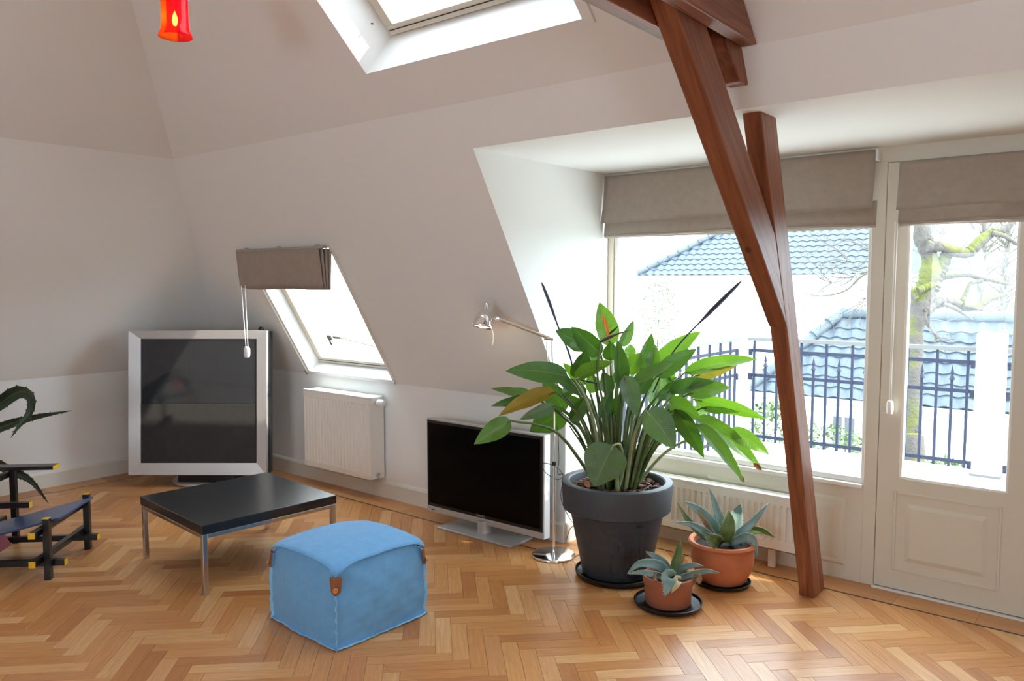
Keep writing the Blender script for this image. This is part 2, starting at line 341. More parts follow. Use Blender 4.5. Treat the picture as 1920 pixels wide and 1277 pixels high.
def tag(o, label, cat, group=None):
    o['label'] = label; o['category'] = cat
    if group: o['group'] = group
    return o
def struct(o, label=None):
    o['kind'] = 'structure'
    if label: o['label'] = label
    return o
def lerp(a, b, t): return a + (b - a) * t
def bez(pts, n):
    # Catmull-Rom through the points
    P = [Vector(p) for p in pts]; P = [P[0] * 2 - P[1]] + P + [P[-1] * 2 - P[-2]]; out = []
    seg = len(P) - 3
    for i in range(n + 1):
        x = i / n * seg; k = min(int(x), seg - 1); t = x - k; a, b, c, d = P[k:k + 4]
        out.append(0.5 * ((2 * b) + (c - a) * t + (2 * a - 5 * b + 4 * c - d) * t * t + (3 * b - a - 3 * c + d) * t ** 3))
    return out
def clip(poly, n, d):
    # keep the part of a 2-D polygon with n.p <= d
    out = []
    for i in range(len(poly)):
        a, b = poly[i], poly[(i + 1) % len(poly)]
        da, db = n[0] * a[0] + n[1] * a[1] - d, n[0] * b[0] + n[1] * b[1] - d
        if da <= 0: out.append(a)
        if (da < 0 < db) or (db < 0 < da):
            t = da / (da - db); out.append((a[0] + (b[0] - a[0]) * t, a[1] + (b[1] - a[1]) * t))
    return out

# ================================================================== the room
ZK, CA, CB, ZC = 0.863, 0.953, 1.106, 2.49          # knee wall height, crease offsets and height
XD, ZD, YW = 3.908, 2.287, 0.4675                   # dormer cheek, dormer ceiling, window wall
BA, AB = 1.05, 1.39                                 # upper slopes (run per rise), back and left
ZT = 3.9; XE, YE, XN = 9.6, -7.2, 7.4               # flat ceiling, far ends, right end of the dormer
def ya(z): return -CA * (z - ZK) / (ZC - ZK) if z <= ZC else -CA - BA * (z - ZC)
def xb(z): return CB * (z - ZK) / (ZC - ZK) if z <= ZC else CB + AB * (z - ZC)
def A(x, z): return (x, ya(z), z)
def B(y, z): return (xb(z), y, z)
def slopeA(name, polys, label):
    m = MB()
    for p in polys: m.poly([A(x, z) for x, z in p])
    return struct(m.build(name, 'wall'), label)
S1 = (1.385, 2.385, 0.886, 1.835)                   # lower roof window opening (x0,x1,z0,z1)
S2 = (3.45, 4.785, 2.672, 3.55)                     # upper roof window opening
m = MB(); m.poly([(0, 0, 0), (XD, 0, 0), (XD, 0, ZK), (0, 0, ZK)]); m.poly([(XN, 0, 0), (XE, 0, 0), (XE, 0, ZK), (XN, 0, ZK)])
struct(m.build('wall_back', 'wall'), 'low white knee wall behind the radiator and flat television')
slopeA('wall_back_slope', [[(0, ZK), (S1[0], ZK), (S1[0], ZC), (CB, ZC)], [(S1[0], ZK), (S1[1], ZK), (S1[1], S1[2]), (S1[0], S1[2])],
       [(S1[0], S1[3]), (S1[1], S1[3]), (S1[1], ZC), (S1[0], ZC)], [(S1[1], ZK), (XD, ZK), (XD, ZD), (S1[1], ZD)],
       [(S1[1], ZD), (XE, ZD), (XE, ZC), (S1[1], ZC)], [(XN, ZK), (XE, ZK), (XE, ZD), (XN, ZD)]], 'steep white sloping wall with the small roof window')
slopeA('ceiling_back', [[(CB, ZC), (S2[0], ZC), (S2[0], S2[2]), (xb(S2[2]), S2[2])], [(xb(S2[2]), S2[2]), (S2[0], S2[2]), (S2[0], ZT), (xb(ZT), ZT)],
       [(S2[0], ZC), (S2[1], ZC), (S2[1], S2[2]), (S2[0], S2[2])], [(S2[0], S2[3]), (S2[1], S2[3]), (S2[1], ZT), (S2[0], ZT)],
       [(S2[1], ZC), (XE, ZC), (XE, ZT), (S2[1], ZT)]], 'white sloping ceiling with the large skylight')
m = MB().poly([(0, YE, 0), (0, 0, 0), (0, 0, ZK), (0, YE, ZK)]); struct(m.build('wall_left', 'wall'), 'low white knee wall along the left side')
m = MB().poly([B(YE, ZK), B(0, ZK), B(-CA, ZC), B(YE, ZC)]); struct(m.build('wall_left_slope', 'wall'), 'steep white sloping wall on the left')
m = MB().poly([B(YE, ZC), B(-CA, ZC), B(ya(ZT), ZT), B(YE, ZT)]); struct(m.build('ceiling_left', 'wall'), 'white sloping ceiling on the left')
m = MB().poly([(xb(ZT), YE, ZT), (XE, YE, ZT), (XE, ya(ZT), ZT), (xb(ZT), ya(ZT), ZT)]); struct(m.build('ceiling', 'wall'))
# walls behind the camera, with an unseen opening added to light the left wall
m = MB()
wy0, wy1, wz0, wz1 = -5.6, -4.2, 0.9, 2.0
portal('side_window_portal', (XE + .03, (wy0 + wy1) / 2, (wz0 + wz1) / 2), Vector((-1, 0, 0)).to_track_quat('-Z', 'Y').to_euler(), wy1 - wy0, wz1 - wz0)
m.poly([(XE, YE, 0), (XE, YW, 0), (XE, YW, wz0), (XE, YE, wz0)]); m.poly([(XE, YE, wz1), (XE, YW, wz1), (XE, YW, ZT), (XE, YE, ZT)])
m.poly([(XE, YE, wz0), (XE, wy0, wz0), (XE, wy0, wz1), (XE, YE, wz1)]); m.poly([(XE, wy1, wz0), (XE, YW, wz0), (XE, YW, wz1), (XE, wy1, wz1)])
struct(m.build('wall_right', 'wall'))
m = MB()
vx0, vx1, vz0, vz1 = 4.3, 5.9, 0.9, 2.0  # second unseen opening, added to throw neutral daylight onto the slopes
portal('added_front_opening_portal', ((vx0 + vx1) / 2, YE - .03, (vz0 + vz1) / 2), (PI / 2, 0, 0), vx1 - vx0, vz1 - vz0)
m.poly([(0, YE, 0), (XE, YE, 0), (XE, YE, vz0), (0, YE, vz0)]); m.poly([(0, YE, vz1), (XE, YE, vz1), (XE, YE, ZT), (0, YE, ZT)])
m.poly([(0, YE, vz0), (vx0, YE, vz0), (vx0, YE, vz1), (0, YE, vz1)]); m.poly([(vx1, YE, vz0), (XE, YE, vz0), (XE, YE, vz1), (vx1, YE, vz1)])
struct(m.build('wall_front', 'wall'))
# dormer
m = MB(); pts = [(0, 0), (YW, 0), (YW, ZD), (ya(ZD), ZD), (0, ZK)]
m.poly([(XD, y, z) for y, z in pts]); struct(m.build('wall_dormer_left', 'wall'), 'white dormer cheek beside the big window')
m = MB().poly([(XN, y, z) for y, z in pts]); struct(m.build('wall_dormer_right', 'wall'))
m = MB().poly([(XD, ya(ZD), ZD), (XN, ya(ZD), ZD), (XN, YW, ZD), (XD, YW, ZD)]); struct(m.build('ceiling_dormer', 'wall'), 'flat white dormer ceiling above the window')

# ------------------------------------------------------------------ floor: herringbone parquet, inlay and border
fl = MB(); fl.poly([(0, YE, -0.012), (XE, YE, -0.012), (XE, 0, -0.012), (0, 0, -0.012)]); fl.poly([(XD, 0, -0.012), (XN, 0, -0.012), (XN, YW + .03, -0.012), (XD, YW + .03, -0.012)])
floor = struct(fl.build('floor', 'gap'), 'oak herringbone parquet floor with a dark inlaid border line')
BW, BL = 0.0725, 0.3625; GAP = 0.0005
E1 = Vector((1, 1)) / math.sqrt(2); E2 = Vector((1, -1)) / math.sqrt(2)
ORG = Vector((4.411, -1.023)) - (E1 * BL + E2 * BW)
IY, IX, NX, NY = -0.215, 0.215, 4.105, 0.262         # herringbone ends at the inlay
def block_mesh(poly, uvf, name, mb=None):
    n = len(poly); zt = 0.0; zb = -0.012
    cx = sum(p[0] for p in poly) / n; cyy = sum(p[1] for p in poly) / n
    b = mb or MB(); k = 0.0007
    ch = []
    for p in poly:
        d = Vector((cx - p[0], cyy - p[1])); ch.append((p[0] + d.x / d.length * k * 1.4, p[1] + d.y / d.length * k * 1.4))
    V = [(p[0], p[1], zb) for p in poly] + [(p[0], p[1], zt - .0008) for p in poly] + [(p[0], p[1], zt) for p in ch]
    F = [tuple(range(2 * n, 3 * n))] + [(i, (i + 1) % n, n + (i + 1) % n, n + i) for i in range(n)] + [(n + i, n + (i + 1) % n, 2 * n + (i + 1) % n, 2 * n + i) for i in range(n)]
    b.add(V, F, False, [uvf(p) for p in poly] * 2 + [uvf(p) for p in ch]); return b
def area2(p): return abs(sum(p[i][0] * p[(i + 1) % len(p)][1] - p[(i + 1) % len(p)][0] * p[i][1] for i in range(len(p)))) / 2
blocks = []
for i in range(-95, 95):
    for j in range(-25, 25):
        for kind in 'HV':
            u0, v0 = i * BW + j * BL, i * BW - j * BL
            if kind == 'H': r = (u0, v0, u0 + BL, v0 + BW)
            else: r = (u0 + BL, v0 + BW - BL, u0 + BL + BW, v0 + BW)
            cu, cv = (r[0] + r[2]) / 2, (r[1] + r[3]) / 2; c = ORG + E1 * cu + E2 * cv
            if not (-0.3 < c.x < XE + .2 and YE - .2 < c.y < 0.6): continue
            uu = [(r[0] + GAP, r[1] + GAP), (r[2] - GAP, r[1] + GAP), (r[2] - GAP, r[3] - GAP), (r[0] + GAP, r[3] - GAP)]
            poly = [tuple(ORG + E1 * a + E2 * b_) for a, b_ in uu]
            whole = True; res = []
            if all(p[0] > IX and p[1] < IY and p[0] < XE and p[1] > YE for p in poly) or all(p[0] > NX and p[1] < NY and p[0] < XN - .2 and p[1] > YE for p in poly): res = [poly]
            else:
                whole = False
                base = clip(clip(clip(poly, (-1, 0), -IX), (1, 0), XE), (0, -1), -YE)
                if len(base) > 2:
                    a_ = clip(base, (0, 1), IY); res.append(a_)
                    b_ = clip(clip(clip(clip(base, (0, 1), NY), (0, -1), -IY), (-1, 0), -NX), (1, 0), XN - .2); res.append(b_)
            for p in res:
                if len(p) < 3 or area2(p) < 2e-4: continue
                # visible size in the picture
                q = [to_px((x, y, 0)) for x, y in p]; vis = 0
                if all(z > .3 for *_, z in q):
                    mx_, my_ = sum(a[0] for a in q) / len(q), sum(a[1] for a in q) / len(q)
                    if -10 < mx_ < 1930 and my_ < 1287: vis = area2([(a[0], a[1]) for a in q])
                blocks.append((vis, kind, whole, p, c))
blocks.sort(key=lambda b: -b[0])
FULL = {}
rest = MB()
for idx, (vis, kind, whole, p, c) in enumerate(blocks):
    ax = E1 if kind == 'H' else E2; ay = E2 if kind == 'H' else -E1
    if idx < 300:
        if whole:
            if kind not in FULL:
                loc = [(x - c.x, y - c.y) for x, y in p]
                mb = block_mesh(loc, lambda q: (q[0] * ax.x + q[1] * ax.y, q[0] * ay.x + q[1] * ay.y), 'parquet_block'); me = mb.mesh('parquet_block'); me.materials.append(M['parquet']); FULL[kind] = me
            me = FULL[kind]
        else:
            loc = [(x - c.x, y - c.y) for x, y in p]
            me = block_mesh(loc, lambda q: (q[0] * ax.x + q[1] * ax.y, q[0] * ay.x + q[1] * ay.y), 'parquet_block').mesh('parquet_block'); me.materials.append(M['parquet'])
        o = bpy.data.objects.new('parquet_block', me); COL.objects.link(o); o.parent = floor; o.location = (c.x, c.y, 0)
    else:
        block_mesh(p, lambda q: ((q[0] - c.x) * ax.x + (q[1] - c.y) * ax.y, (q[0] - c.x) * ay.x + (q[1] - c.y) * ay.y), 'x', rest)
ro = rest.build('parquet_blocks', 'parquet', floor); ro['kind'] = 'stuff'
# border planks and the dark inlay line
IW = 0.014
def border(name, poly, ax):
    c = (sum(p[0] for p in poly) / len(poly), sum(p[1] for p in poly) / len(poly)); ay = (-ax[1], ax[0])
    me = block_mesh([(x - c[0], y - c[1]) for x, y in poly], lambda q: (q[0] * ax[0] + q[1] * ax[1], q[0] * ay[0] + q[1] * ay[1]), name).mesh(name); me.materials.append(M['parquet'])
    o = bpy.data.objects.new(name, me); COL.objects.link(o); o.parent = floor; o.location = (c[0], c[1], 0); return o
def rect(x0, x1, y0, y1): return [(x0, y0), (x1, y0), (x1, y1), (x0, y1)]
x = 0.0
while x < XD + .15:
    x1 = min(x + 0.44, NX - IW); border('border_plank', rect(x + GAP, x1 - GAP, IY + IW, 0), (1, 0)); x = x1
y = IY
while y > -3.6:
    border('border_plank', rect(0, IX - IW, y - .44 + GAP, y - GAP), (0, 1)); y -= .44
border('border_plank', rect(XD, NX - IW, 0 + GAP, NY + IW), (0, 1))
x = XD
while x < XN - .2:
    border('border_plank', rect(x + GAP, x + .36 - GAP, NY + IW, YW + .02), (1, 0)); x += .36
for r_ in (rect(IX - IW, NX - IW, IY, IY + IW), rect(IX - IW, IX, YE, IY), rect(NX - IW, NX, IY, NY), rect(NX - IW, XN - .2, NY, NY + IW)):
    border('inlay_strip', r_, (1, 0)).data.materials[0] = M['inlay']

# ------------------------------------------------------------------ baseboards
BH, BT = 0.128, 0.018
def board(name, a, b, nrm, label):
    m = MB(); a = Vector(a); b = Vector(b); n = Vector(nrm); L = (b - a)
    prof = [(0, 0), (BT, 0), (BT, BH - .02), (BT * .55, BH - .004), (0, BH)]
    V = [a + n * p + Vector((0, 0, z)) for p, z in prof] + [b + n * p + Vector((0, 0, z)) for p, z in prof]; k = len(prof)
    m.add(V, [list(range(k)), list(range(k, 2 * k))[::-1]] + [(i, (i + 1) % k, k + (i + 1) % k, k + i) for i in range(k)])
    return struct(m.build(name, 'base'), label)
board('baseboard_back', (0, 0, 0), (XD, 0, 0), (0, -1, 0), 'cream baseboard under the radiator')
board('baseboard_left', (0, 0, 0), (0, YE, 0), (1, 0, 0), 'cream baseboard along the left wall')
board('baseboard_dormer', (XD, 0, 0), (XD, YW, 0), (1, 0, 0), 'short cream baseboard beside the lamp')

# ------------------------------------------------------------------ window wall with the big window and the glazed door
yw = YW
GX0, GX1, GZ0, GZ1 = 3.975, 5.487, 0.565, 2.12       # glass of the big window
DX0, DX1, DZ1 = 5.576, 6.262, 2.205                  # door leaf
PX0, PX1, PZ0, PZ1 = 5.690, 6.144, 0.607, 2.08       # glass of the door
ww = MB()
TH = 0.09
ww.box2((XD, yw, ZD - .07), (XN, yw + TH, ZD))                                   # header
ww.box2((XD, yw, GZ1), (DX0 - .004, yw + TH, ZD - .07)); ww.box2((XD, yw, 0), (GX0 - .03, yw + TH, GZ1))
ww.box2((GX1 + .018, yw - .004, 0), (DX0 - .004, yw + TH, ZD - .07), 0.004)      # mullion
ww.box2((GX0 - .03, yw, 0.0), (GX1 + .018, yw + TH, GZ0 - .03))                  # apron
ww.box2((DX1 + .004, yw - .004, 0), (XN, yw + TH, ZD - .07))
ww.box2((DX0 - .004, yw, DZ1 + .004), (DX1 + .004, yw + TH, ZD - .07))
struct(ww.build('wall_window', 'frame'), 'cream panelled window wall of the dormer')
w1 = MB()
for a, b in (((GX0 - .03, GZ0 - .03), (GX1 + .018, GZ0)), ((GX0 - .03, GZ1 - .03), (GX1 + .018, GZ1)), ((GX0 - .03, GZ0), (GX0, GZ1 - .03)), ((GX1, GZ0), (GX1 + .018, GZ1 - .03))):
    w1.box2((a[0], yw + .012, a[1]), (b[0], yw + .075, b[1]), 0.003)
win1 = struct(w1.build('window_1', 'white'), 'large window behind the potted plant')
MB().box2((GX0 - .005, yw + .04, GZ0 - .005), (GX1 + .005, yw + .046, GZ1 - .025)).build('pane', 'glass', win1)
MB().box2((GX0 - .03, yw - .022, GZ0 - .052), (GX1 + .018, yw + .012, GZ0 - .03), 0.004).build('window_sill', 'white', win1)
MB().box2((GX0 - .03, yw + .075, GZ0 - .06), (GX1 + .03, yw + .2, GZ0 - .035), 0.004).build('outer_sill', 'whiteplaster', win1)
# raised panel beside the beam, under the window
def raised(mb, x0, x1, z0, z1, y, d=0.008, w=0.03, out=True):
    # bevelled field: frame of four slopes plus flat centre, standing d proud of y (towards -Y)
    i = [(x0, z0), (x1, z0), (x1, z1), (x0, z1)]; j = [(x0 + w, z0 + w), (x1 - w, z0 + w), (x1 - w, z1 - w), (x0 + w, z1 - w)]
    V = [(a, y, b) for a, b in i] + [(a, y - d, b) for a, b in j]
    mb.add(V, [(0, 1, 5, 4), (1, 2, 6, 5), (2, 3, 7, 6), (3, 0, 4, 7), (4, 5, 6, 7)])
pn = MB(); raised(pn, 4.62, 5.425, 0.075, 0.445, yw - .0005, 0.010, 0.014); raised(pn, 4.655, 5.39, 0.11, 0.41, yw - .0105, 0.006, 0.03)
struct(pn.build('trim_1', 'frame'), 'raised panel under the window, beside the wooden post')
# door
dm = MB()
def ring(mb, X0, X1, Z0, Z1, x0, x1, z0, z1, ya_, yb_, bev=0.0):
    mb.box2((X0, ya_, Z0), (x0, yb_, Z1), bev); mb.box2((x1, ya_, Z0), (X1, yb_, Z1), bev)
    mb.box2((x0, ya_, Z0), (x1, yb_, z0), bev); mb.box2((x0, ya_, z1), (x1, yb_, Z1), bev)
ring(dm, DX0, DX1, 0.014, DZ1, PX0 - .012, PX1 + .012, PZ0 - .012, PZ1 + .012, yw - .010, yw + .05)
door = struct(dm.build('door_1', 'frame'), 'cream glazed balcony door with a raised panel below')
db = MB(); ring(db, PX0 - .012, PX1 + .012, PZ0 - .012, PZ1 + .012, PX0, PX1, PZ0, PZ1, yw - .004, yw + .045, 0.002); db.build('glazing_bead', 'white', door)
MB().box2((PX0 - .004, yw + .018, PZ0 - .004), (PX1 + .004, yw + .024, PZ1 + .004)).build('pane', 'glass', door)
dp = MB(); fx0, fx1, fz0, fz1 = 5.672, 6.125, 0.125, 0.515
# recessed moulding frame, then the raised field
V = [(fx0, yw - .0105, fz0), (fx1, yw - .0105, fz0), (fx1, yw - .0105, fz1), (fx0, yw - .0105, fz1)]; k_ = .022
Vi = [(fx0 + k_, yw - .003, fz0 + k_), (fx1 - k_, yw - .003, fz0 + k_), (fx1 - k_, yw - .003, fz1 - k_), (fx0 + k_, yw - .003, fz1 - k_)]
for k2, (g, h) in enumerate(((0.0, 0.0), (0.0, 0.0))): pass
dp2 = MB(); ring(dp2, fx0 - .012, fx1 + .012, fz0 - .012, fz1 + .012, fx0, fx1, fz0, fz1, yw - .017, yw - .009, 0.003); dp2.build('panel_moulding', 'frame', door)
raised(dp, fx0 + .045, fx1 - .045, fz0 + .045, fz1 - .045, yw - .0102, 0.009, 0.022); dp.build('raised_panel', 'frame', door)
gp = MB(); gp.box2((DX0 - .0045, yw + .001, 0.0), (DX0 + .0002, yw + .05, DZ1 + .004)); gp.box2((DX0, yw + .001, DZ1), (DX1, yw + .05, DZ1 + .004)); gp.box2((DX0, yw - .002, 0.0085), (DX1, yw + .05, 0.0145))
gp.build('door_gap_seal', 'blackplastic', door)
MB().box2((DX0 - .01, yw - .03, 0.0), (DX1 + .01, yw + .06, 0.009), 0.002).build('threshold', 'white', door)
portal('window_portal', (4.73, yw + .1, 1.34), (-PI / 2, 0, 0), 1.6, 1.65)
portal('door_portal', (5.92, yw + .1, 1.34), (-PI / 2, 0, 0), 0.48, 1.5)

# ------------------------------------------------------------------ roof windows
def roof_window(name, S, depth, label, frame_w, inset, tilt):
    x0, x1, z0, z1 = S
    nrm = (Vector((0, ZC - ZK, CA)) if z0 < ZC else Vector((0, 1, BA))).normalized()
    P = lambda x, z, d=0.0: Vector(A(x, z)) + nrm * d
    m = MB(); a = [(x0, z0), (x1, z0), (x1, z1), (x0, z1)]
    b = [(x0 + inset, z0 + inset * tilt), (x1 - inset, z0 + inset * tilt), (x1 - inset, z1 - inset * .3), (x0 + inset, z1 - inset * .3)]
    for i in range(4):
        j = (i + 1) % 4; m.poly([P(*a[i]), P(*a[j]), P(*b[j], depth), P(*b[i], depth)])
    root = struct(m.build(name, 'white'), label)
    u = (P(x0, z1) - P(x0, z0)).normalized(); R = Matrix((Vector((1, 0, 0)), u, Vector((1, 0, 0)).cross(u))).transposed()
    L = (P(b[3][0], b[3][1], depth) - P(b[0][0], b[0][1], depth)).length; wx = b[1][0] - b[0][0]
    c0 = P(b[0][0], b[0][1], depth)
    f = MB(); fw = frame_w
    def bar(xa, xb_, ta, tb, dd=0.05, e=0.0):
        f.box(c0 + Vector(((xa + xb_) / 2, 0, 0)) + u * ((ta + tb) / 2) + nrm * (e), (xb_ - xa, tb - ta, dd), R, 0.004)
    bar(0, wx, 0, fw); bar(0, wx, L - fw, L); bar(0, fw, fw, L - fw); bar(wx - fw, wx, fw, L - fw)
    f.build('sash', 'frame', root)
    g = MB(); g.box(c0 + Vector((wx / 2, 0, 0)) + u * (L / 2) + nrm * .005, (wx - 2 * fw + .01, L - 2 * fw + .01, 0.005), R); g.build('pane', 'glass', root)
    q = MB(); q.box(c0 + Vector((wx / 2, 0, 0)) + u * (fw * .5) - nrm * .0265, (wx - .02, 0.004, 0.003), R)
    q.build('seal', 'blackplastic', root)
    rot = (-nrm).to_track_quat('-Z', 'Y').to_euler()
    portal(name + '_portal', P((x0 + x1) / 2, (z0 + z1) / 2, depth + .04), rot, wx, L)
    return root, P, u, nrm
rw1, P1, u1, n1 = roof_window('window_2', S1, 0.13, 'small roof window in the steep slope above the radiator', 0.05, 0.03, .5)
rw2, P2, u2, n2 = roof_window('window_3', S2, 0.20, 'large skylight in the sloping ceiling', 0.055, 0.12, .46)
# fine casing of the lower roof window and its blind guides
tr = MB()
for xx, w_ in ((S1[0] - .03, .014), (S1[1] + .018, .03)):
    c_ = (P1(xx, S1[2] - .01) + P1(xx, S1[3] + .02)) / 2 - n1 * .006; L_ = (P1(xx, S1[3] + .02) - P1(xx, S1[2] - .01)).length
    R_ = Matrix((Vector((1, 0, 0)), u1, Vector((1, 0, 0)).cross(u1))).transposed()
    tr.box(c_, (w_, L_, 0.012), R_, 0.003)
tr.build('blind_guide', 'base', rw1)
hw = MB(); hw.box(P1(S1[0] - .03, S1[2] - .005) - n1 * .012, (.012, .035, .014), R_); hw.box(P1(S1[1] + .018, S1[2] - .005) - n1 * .012, (.014, .03, .014), R_); hw.build('guide_stop', 'steel', rw1)
# opening gear seen against the sky: thin cords, bar and catch
gear = MB(); cpt = P1(1.90, 1.155, .05)
gear.tube([P1(1.86, 1.80, .05), P1(1.905, 1.17, .05)], 0.0025, 5); gear.tube([P1(1.80, 1.80, .05), P1(1.845, 1.20, .05)], 0.0015, 5)
gear.tube([P1(1.93, 1.16, .05), P1(2.36, 1.10, .05)], 0.003, 5); gear.build('opening_gear', 'steel', rw1)
gb = MB(); gb.box(P1(1.82, 1.165, .045), (.05, .05, .03), R_, .005); gb.box(P1(1.90, 1.165, .05), (.09, .022, .02), R_, .004); gb.box(P1(1.80, 1.13, .045), (.02, .06, .02), R_, .004); gb.build('catch', 'steel', rw1)
sb = MB(); sb.lathe([(0, 0), (.007, 0), (.007, .004), (0, .004)], P2(3.56, 2.80, .12) , 10); sb.build('bolt', 'blackplastic', rw2)
tb = MB(); tb.box(Vector(A(4.832, 2.76)) - n2 * .006, (.022, .30, .014), Matrix((Vector((1, 0, 0)), u2, Vector((1, 0, 0)).cross(u2))).transposed(), .003)
struct(tb.build('trim_2', 'wall'), 'thin painted strip on the ceiling beside the skylight')

# ================================================================== exposed timber frame
def yzbeam(name, poly, x0, x1, label, mat='beam', parent=None):
    m = MB(); c = Vector((sum(p[0] for p in poly) / len(poly), sum(p[1] for p in poly) / len(poly)))
    bm = bmesh.new(); n = len(poly)
    vs = [bm.verts.new((x0, *p)) for p in poly] + [bm.verts.new((x1, *p)) for p in poly]
    bm.faces.new(vs[:n][::-1]); bm.faces.new(vs[n:])
    for i in range(n): bm.faces.new((vs[i], vs[(i + 1) % n], vs[n + (i + 1) % n], vs[n + i]))
    bmesh.ops.recalc_face_normals(bm, faces=list(bm.faces))
    bmesh.ops.bevel(bm, geom=list(bm.edges), offset=0.006, segments=2, profile=0.5, affect='EDGES'); bm.verts.index_update()
    m.add([v.co for v in bm.verts], [[v.index for v in f.verts] for f in bm.faces]); bm.free()
    o = m.build(name, mat, parent)
    if label: tag(o, label, 'beam')
    return o
PX, PX2 = 5.308, 5.386
yzbeam('timber_post', [(0.098, 0.0), (0.262, 0.0), (-0.585, ZD + .01), (-0.757, ZD + .01), (-0.372, 1.345), (-0.19, 0.86)], PX, PX2, 'red-brown timber post rising from the parquet to the dormer ceiling')
yzbeam('timber_brace', [(-0.399, 1.40), (-0.568, 1.80), (-1.30, 2.53), (-1.53, 2.53)], PX - .002, PX2 + .004, 'red-brown slanting timber brace leaning out from the post', 'brace')
tz = 2.487
yzbeam('tie_beam', [(-3.6, tz), (ya(tz) - .01, tz), (ya(tz + .21) - .01, tz + .21), (-3.6, tz + .21)], PX2 + .006, PX2 + .066, 'near red-brown tie beam above the brace, darker at its wall end', 'tie')
yzbeam('tie_beam', [(-3.6, tz - .027), (ya(tz - .027) - .01, tz - .027), (ya(tz + .19) - .01, tz + .19), (-3.6, tz + .19)], PX - .068, PX - .006, 'pale-lit farther tie beam behind the brace', 'tie')
yzbeam('rafter_end', [(-1.10, 2.60), (-1.085, 2.47), (-0.955, 2.362), (-0.876, 2.365), (-0.93, 2.47), (-1.0, 2.60)], PX, PX2, 'short dark rafter end coming out of the slope between the tie beams')

# ================================================================== roman blinds
def roman_blind(name, label, x0, x1, z0, z1, y, group):
    t = thing(name, label, 'blind', ((x0 + x1) / 2, y, z1), 0, group); w = (x1 - x0) / 2; h = z1 - z0
    ph = random.random() * 6
    def upper(u, v):   # main flap, bulging out to its bottom edge
        xx = lerp(-w, w, u); zz = -h * 0.76 * v
        return (xx, -0.012 - 0.042 * v ** 1.6 - 0.003 * math.sin(u * 23 + ph) * v - .002 * math.sin(u * 9 + ph + v * 3), zz - .004 * math.sin(u * 7 + ph) * v)
    MB().sheet(upper, 40, 12).build('flap', 'linen', t, solid=0.003)
    def lower(u, v):
        xx = lerp(-w + .002, w + .012, u); zz = -h * (0.66 + 0.31 * v)
        return (xx, -0.004 - 0.014 * v - .002 * math.sin(u * 19 + ph), zz - .003 * math.sin(u * 5 + ph))
    MB().sheet(lower, 36, 5).build('fold', 'linen', t, solid=0.003)
    for k in range(3):
        def hem(u, v, k=k):
            a = v * PI; r = 0.0065
            return (lerp(-w + .004, w + .008, u), -0.016 + k * .011 - math.sin(a) * r * .6, -h * (0.955 + .012 * k) - (1 - math.cos(a)) * r - .0025 * math.sin(u * 6 + ph + k))
        MB().sheet(hem, 30, 4).build('hem', 'linenhem', t, solid=0.002)
    MB().box2((-w, -.008, -.012), (w, .02, .0), .002).build('head_rail', 'linenhem', t)
    return t
b1 = roman_blind('roman_blind', 'wide taupe roman blind gathered above the big window', 3.915, 5.528, 1.885, 2.272, YW - .045, 'taupe roman blinds')
b2 = roman_blind('roman_blind', 'narrower taupe roman blind on the balcony door', 5.640, 6.30, 1.888, 2.20, YW - .045, 'taupe roman blinds')
MB().box2((0.806, -.02, -.055), (0.818, .03, .0)).build('bracket', 'white', b1)
# cord of the door blind
cc = MB(); cb = Vector((5.640 + .33, YW - .045, 2.20))
for dx in (-.005, .006): cc.tube([Vector((5.632 + dx, YW - .05, 1.905)) - cb, Vector((5.632 + dx * .6, YW - .045, 1.0)) - cb], 0.0022, 5)
cc.build('pull_cord', 'cord', b2)
cw = MB(); cw.lathe([(0, -.035), (.014, -.033), (.017, -.02), (.017, .02), (.013, .033), (0, .035)], Vector((5.632, YW - .045, .965)) - cb, 12); cw.build('cord_weight', 'cord', b2)
# blind of the lower roof window, hanging plumb from its top
bz = S1[3] + .005; by = ya(bz) - .02
t = thing('roman_blind', 'small taupe roman blind folded up over the roof window', 'blind', (1.872, by, bz), 0, 'taupe roman blinds')
hgt = 0.262
def flap(u, v, k=0):
    xx = lerp(-.517 + .016 * k, .470 + .018 * k, u); 
    return (xx, -0.035 + k * .022 + v * (.028 - .012 * k) - .006 * math.sin(u * 17 + k) * v - .004 * math.sin(u * 31) * v, -.012 - hgt * v * (1 + .018 * k) - .003 * math.sin(u * 9))
for k in range(4):
    MB().sheet(lambda u, v, k=k: flap(u, v, k), 30, 6).build('flap' if k == 0 else 'fold', 'linen', t, solid=0.003)
MB().box2((-.517, -.036, -.014), (.52, .0, .004), .003).build('head_rail', 'linenhem', t)
for xx in (-.40, -.0, .43): MB().box2((xx - .012, -.03, .002), (xx + .012, -.005, .014), .002).build('hook', 'steel', t)
cz = on_y(463, 660, by - .03).z; cx_ = on_y(463, 660, by - .03).x
cc = MB(); L0 = Vector((1.872, by, bz))
cc.tube([Vector((1.405, by - .03, bz - .26)) - L0, Vector((cx_ - .012, by - .03, cz + .03)) - L0], .0028, 5); cc.tube([Vector((1.455, by - .03, bz - .26)) - L0, Vector((cx_ + .014, by - .03, cz + .03)) - L0], .0028, 5)
cc.build('pull_cord', 'cord', t)
cw = MB(); cw.lathe([(0, -.042), (.018, -.04), (.023, -.02), (.023, .025), (.015, .04), (0, .042)], Vector((cx_, by - .03, cz)) - L0, 14); cw.build('cord_weight', 'cord', t)

